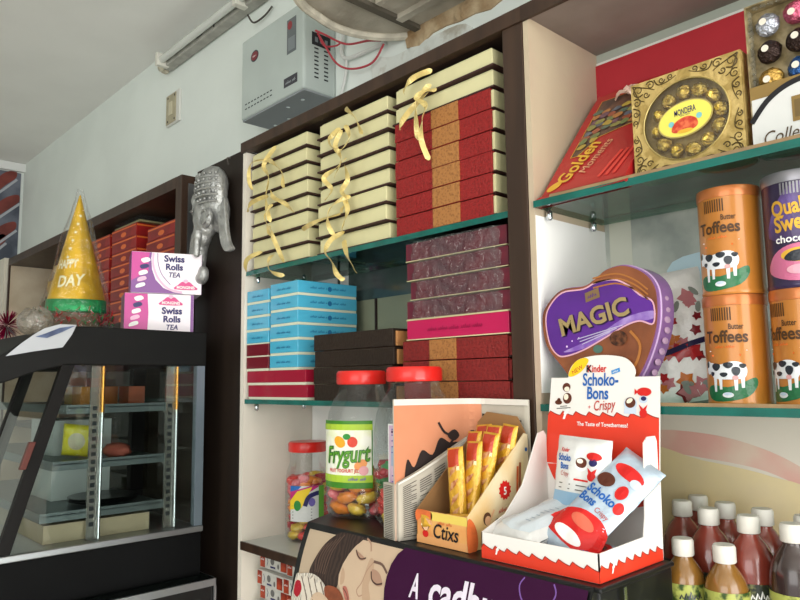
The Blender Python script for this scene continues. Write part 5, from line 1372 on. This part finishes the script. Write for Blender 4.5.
for z, y1 in ((1.452,.765),(1.330,.765),(1.222,.765)):
    mb = MB().box(CX-LNG+.03, CX-.036, .545-(1.5-z)*.2, y1, z-.002, z, TR).box(CX-.038, CX-.036, .545-(1.5-z)*.2, y1, z-.014, z+.006, TR).box(CX-LNG+.03, CX-.036, .543-(1.5-z)*.2, .545-(1.5-z)*.2, z-.014, z+.006, TR)
    for yy in (.60, .77): mb.box(CX-.060, CX-.024, yy-.003, yy+.003, z-.02, z-.013, UP)
    WC(mb).done('tray', t)
WC(MB().box(CX-LNG+.06, CX-.05, .50, .735, 1.1605, 1.2, M('inner_plinth', 'a89a80', .5, var=.1, vscale=10))).done('inner_plinth', t)
WC(MB().box(CX-LNG, CX-.01, .838, .842, 1.1605, 1.5455, GL('case_back_glass', 'cfdad6', .08, .03, milk=.55, milkcol='3a3026', fres=.2))).done('back_glass', t)
WC(MB().box(CX-.35, CX-.325, .80, .835, 1.1605, 1.5455, M('post_dark'))).done('door_stile', t)
# lower glass counter the case stands on
t = thing('glass_counter', 'dark glass counter with metal edge under the display case', 'counter', (-1.95, .60, 0))
MB().box(-.55, .382, -.32, .255, 1.030, 1.0445, GL('counter_glass', '8f9c98', .12, .03, milk=.45, milkcol='1e2423')).done('glass_top', t)
mb = MB().box(.378, .384, -.322, .257, 1.0285, 1.0447, ALU).box(.378, .384, .251, .257, .7, 1.0284, ALU).box(-.55, .384, .2551, .257, 1.0285, 1.0447, ALU)
mb.done('metal_edge', t)
MB().box(-.55, .377, -.318, .250, 0, 1.0284, M('counter_black', '0c0d0d', .4, coat=.2)).done('body', t)
# inside the case
def item(name, cat, label, loc, mb, smooth=False):
    o = mb.done(name, None, smooth=smooth); o.location = loc; return tag(o, label, cat)
o = packet(.075, .075, .03, M('snack_yellow', 'c9c22c', .35, coat=.5, bump=.4), lambda ik: ik.poly(oval(0,.0,.02,.02), M('snack_silver', 'b9b39a', .35), 1)).done('snack_packet', None, smooth=True)
o.location = (-1.77, .60, 1.371); o.rotation_euler = (.1, .1, .9); tag(o, 'yellow snack packet on the middle steel tray', 'snack packet')
item('pastry', 'pastry', 'pinkish pastry on the middle steel tray right of the yellow packet', (-1.74, .68, 1.331), MB().ell((0,0,.013), (.045,.03,.018), M('pastry_pink', 'a85a4c', .6, var=.3, vscale=20), bumpy=.2), True)
for k in range(3):
    item('black_plate', 'plate', 'black plate on the lowest steel tray, %s of the pile' % ['lowest','middle','top'][k], (-1.755, .655, 1.2225+k*.0045), MB().lathe([(.04,0),(.045,.001),(.075,.0075),(.078,.0085),(.074,.0095),(.044,.003),(.001,.003)], M('plate_black', '16171a', .3, coat=.5), 32), True)
for k, (x, y, z, c, lb) in enumerate([(-1.80,.62,1.4525,'c98a3a','orange'),(-1.88,.70,1.4525,'b86a2c','rust'),(-1.76,.72,1.4525,'8f4a30','brown'),(-1.98,.66,1.4525,'d9b04a','golden')]):
    item('snack_box', 'snack box', '%s snack carton on the upper steel tray inside the case' % lb, (x, y, z), MB().box(-.03,.03,-.02,.02,0,.045, M('snack_'+lb, c, .5, var=.2, vscale=30)))
for k, (x, z, lb) in enumerate([(-1.95,1.3305,'middle'),(-1.95,1.2225,'lowest')]):
    item('cake_box', 'cake box', 'white cake box on the %s steel tray inside the case' % lb, (x, .64, z), MB().box(-.09,.09,-.07,.07,0,.085, M('cake_box_white', 'b9c0be', .4)))

# ================================================================ tea roll cartons on the hood
SWM = M('carton_magenta', 'c22a8c', .4, coat=.3); SWV = M('carton_violet', '7b3a8c', .4, coat=.3); SWW = M('carton_white', 'efe6ec', .4, coat=.2); SWN = M('carton_navy', '2f2a66', .4); SWP = M('carton_pink', 'd9508c', .4)
LPK = M('carton_lightpink', 'eab6d2', .4)
def rollbox(loc, rz, w, h, label, top):
    t = thing('carton', label, 'carton', loc, rz)   # local: broad face looks to +x, spans y
    MB().box(-.10, 0, 0, w, 0, h, SWW).box(-.10, -.0005, -.0006, -.0001, .0, h, SWV).box(-.10, -.0005, w+.0001, w+.0008, .0, h, SWV).done('body', t, bevel=.001)
    mb = MB(); ik = Ink(mb, sideR(), .05)
    if top:
        ik.poly([(.0,.0005),(w*.75,.0005),(w*.6,.004),(w*.45,.014),(w*.34,.034),(w*.285,.060),(w*.27,h*.85),(w*.28,h-.0005),(0,h-.0005)], SWV, 1)
        ik.poly([(.0,.030),(.040,.055),(w*.23,h*.8),(w*.25,h-.001),(0,h-.001)], SWM, 2)
        ik.line(spline([(w*.30,h-.002),(w*.30,h*.7),(w*.37,h*.38),(w*.52,h*.12),(w*.72,.004)], 5, False), .005, LPK, 3).line(spline([(w*.36,h-.002),(w*.37,h*.72),(w*.43,h*.45),(w*.55,h*.22)], 5, False), .0016, SWV, 4)
        ty_ = h-.022; tx = w*.60; ly = .020; lx = w*.77
    else:
        ik.poly([(0,.0005),(w*.33,.0005),(w*.34,h*.5),(w*.32,h-.0005),(0,h-.0005)], SWM, 1)
        ik.poly([(w*.955,.0005),(w-.0005,.0005),(w-.0005,h-.0005),(w*.955,h-.0005)], SWV, 2)
        ty_ = h*.48; tx = w*.68; ly = h*.80; lx = w*.66
    ik.text('Swiss', tx, ty_, .023, SWN, 3, bold=.04, width=.050).text('Rolls', tx, ty_-.021, .022, SWN, 3, bold=.04, width=.042)
    ik.text('TEA', tx, ty_-.040, .018, SWN, 3, bold=.02, shear=.2, width=.028)
    ik.poly(spline([(lx-.028,ly-.008),(lx-.018,ly+.004),(lx-.008,ly+.012),(lx,ly+.008),(lx+.008,ly+.012),(lx+.018,ly+.004),(lx+.028,ly-.008)], 3), SWP, 4).text('MONGINIS', lx, ly-.0065, .010, WHITE, 5, bold=.03, width=.044).poly(oval(lx, ly+.014, .006, .004), LPK, 4)
    # plain striped stand-in for the cartoon figure
    for k in range(5): ik.poly(spline([(.012+.004*k, .012+.016*k), (.032+.003*k, .018+.016*k), (.030+.002*k, .026+.016*k), (.014+.002*k, .021+.016*k)], 3), [WHITE, LPK, WHITE, SWN, WHITE][k], 4)
    mb.done('printed_label', t)
    return t
za = 1.632
rollbox((-1.728, .682, za+.0005), -.30, .166, .096, 'white and magenta swiss roll carton, lower of two on the black hood', False)
rollbox((-1.722, .694, za+.0005+.097), -.33, .170, .104, 'white and purple swiss roll carton, upper of two on the black hood', True)

# ================================================================ party hat in clear wrap, tinsel, papers
GH = M('hat_gold_foil', 'e6b92e', .28, .5, var=.3, vscale=18, bump=.3, bscale=25); EM = M('hat_green_foil', '109150', .28, .4, bump=.6, bscale=60); TIN = M('tinsel_red', 'c8242e', .28, .4, bump=.8, bscale=120)
hx, hy, hz = -1.80, .592, 1.666
t = thing('party_hat', 'gold foil cone party hat with green band and red tinsel in clear wrap', 'party hat', (hx, hy, hz), rot=(.02, .045, 0))
RH = .066
MB().lathe([(RH,.042),(.0015,.305)], GH, 40).done('cone', t, smooth=True)
MB().lathe([(RH*.9,-.0325),(RH*.95,.011)], M('hat_base_card', '6b5a44', .7), 32).done('base_ring', t, smooth=True)
MB().lathe([(RH+.002,.012),(RH+.003,.016),(RH+.002,.043)], EM, 40, cap=False).done('green_band', t, smooth=True, solid=.001)
mb = MB()
for k in range(280):
    a = rnd.uniform(0, 2*PI); r_ = RH+rnd.uniform(-.002,.024); z = rnd.uniform(-.014,.016)
    p = Vector((r_*math.cos(a), r_*math.sin(a), z)); d = Vector((rnd.uniform(-1,1), rnd.uniform(-1,1), rnd.uniform(-.6,.8))).normalized()*.016
    mb.strip([p, p+d*.5, p+d], .004, [d.cross(Vector((0,0,1)))+Vector((.001,0,0))]*3, TIN if k % 3 else EM, .0002)
mb.done('tinsel', t)['kind'] = 'stuff'
def conemap(u, v, h):   # v height, u arc
    r_ = RH*(1-(v-.042)/.281)+.0008+h; a = math.atan2(-.55, .82)+u/max(r_, .02)
    return Vector((r_*math.cos(a), r_*math.sin(a), v))
mb = MB(); ik = Ink(mb, conemap, .01); SLV = M('hat_silver_print', 'e2ddb8', .35, .2)
ik.text('DAY', -.002, .074, .038, SLV, 1, bold=.03, shear=.25, width=.066, rot=.1).text('HAPPY', -.012, .118, .030, SLV, 1, bold=.03, shear=.25, width=.052, rot=.1)
for k in range(6): ik.poly([(-.012+.004*k+(.0055 if j % 2 else .002)*math.cos(PI*j/5), .145+.021*k+(.0055 if j % 2 else .002)*math.sin(PI*j/5)) for j in range(10)], SLV, 1)
mb.done('printed_words', t)
mb = MB()
def wrapf(u, v):
    a = 2*PI*u; r_ = (RH+.020)*(1-v)**.95+.006+.012*noise.noise(Vector((math.cos(a)*2.2, math.sin(a)*2.2, v*4)))*(1-v*.5)
    return (r_*math.cos(a), r_*math.sin(a), -.030+v*.350)
mb.grid(48, 20, wrapf, GL('hat_film', 'fdfdfd', .03, .12, bump=.8, bscale=45, fres=.3)); mb.done('clear_wrap', t, smooth=True)
# crumpled transparent bag and papers lying on the hood's front curve
def hoodz(y): 
    pts = sorted(hood[2:-3]); 
    for (a, b), (c, d) in zip(pts, pts[1:]):
        if a <= y <= c: return b+(d-b)*(y-a)/(c-a)
    return 1.632 if y > .5 else pts[0][1]
def sheetlie(x0, x1, y0, y1, m, label, lift=.0015, rot=0, name='paper_sheet'):
    mb = MB()
    def f(u, v):
        x = x0+(x1-x0)*u+rot*(v-.5); y = y0+(y1-y0)*v
        return (x-x0, y-y0, max(hoodz(min(max(y, .352), .84)), 1.5)+lift+.003*abs(noise.noise(Vector((u*3, v*3, x0)))))
    mb.grid(10, 12, f, m); o = mb.done(name, None, smooth=True, solid=.0006); o.location = (x0, y0, 0)
    return tag(o, label, 'paper')
def drape(pts, x, m, label, th=.0008):
    """sheet hanging over the end of the hood, outline given in depth and height"""
    mb = MB().prism(pts, 0, 0, th, m)
    o = mb.done('paper_sheet', None); o.location = (x, 0, 0); return tag(o, label, 'paper')
drape([(.397,1.563),(.425,1.590),(.452,1.612),(.47,1.624),(.50,1.634),(.535,1.634),(.526,1.612),(.508,1.584),(.45,1.574)], -1.6210, M('paper_white', 'b4b7bc', .5), 'white paper sheet draped over the front curve of the hood')
drape([(.452,1.605),(.472,1.613),(.50,1.626),(.532,1.632),(.505,1.617),(.475,1.603)], -1.6196, M('paper_blue_print', '5c6a8c', .5, col2='39425e', vscale=20), 'dark blue leaflet lying on the white sheet below the hat')
mb = MB()
def bagf(u, v):
    a = 2*PI*u; q_ = math.sin(PI*v)
    return (.10*math.cos(a)*q_*(1+.3*noise.noise(Vector((math.cos(a)*2, math.sin(a)*2, v*4)))), .07*math.sin(a)*q_, .035*(1-math.cos(PI*v))*(1+.35*noise.noise(Vector((u*9, v*6, 1)))))
mb.grid(36, 16, bagf, GL('crumpled_wrap', 'e9e4dc', .10, .2, milk=.22, milkcol='b9b2a6', bump=1.0, bscale=30))
o = mb.done('crumpled_plastic_bag', None, smooth=True); o.scale = (.55, .5, .8); o.location = (-1.690, .470, 1.612); tag(o, 'crumpled clear plastic bag left of the party hat on the hood', 'plastic bag')
# magenta tinsel bauble at the far left edge
mb = MB(); TM = M('tinsel_magenta', 'a01848', .25, .7)
for k in range(220):
    d = Vector((rnd.gauss(0,1), rnd.gauss(0,1), rnd.gauss(0,1))).normalized()
    mb.strip([d*.008, d*.026, d*.040], .003, [d.cross(Vector((.3,.2,1)))]*3, TM if k % 4 else M('tinsel_silver', 'b9b4b8', .25, .7), .0002)
o = mb.done('tinsel_ball', None); o.scale = (1.15,)*3; o.location = (-2.30, .562, 1.680)
tag(o, 'spiky magenta and silver tinsel ball at the left edge of the hood', 'decoration')

# printing belongs to the part it is printed on
for th_o in [o for o in C.objects if o.type == 'EMPTY']:
    kids = [o for o in C.objects if o.parent == th_o]
    names = {k.name.split('.')[0]: k for k in kids}
    host = None
    for n_ in ('bottle_body', 'tin_body', 'jar_body', 'body', 'casing', 'lid', 'page', 'front_panel'):
        if n_ in names: host = names[n_]; break
    for k in kids:
        if host and k.name.split('.')[0] in ('printed_label', 'lettering', 'print') and k != host: k.parent = host
    if 'header_card' in names:
        for k in kids:
            if k.name.split('.')[0] == 'printed_header': k.parent = names['header_card']
            if k.name.split('.')[0] == 'printed_band': k.parent = names['front_panel']
    if 'sign_housing' in names: names['printed_sign'].parent = names['sign_housing']
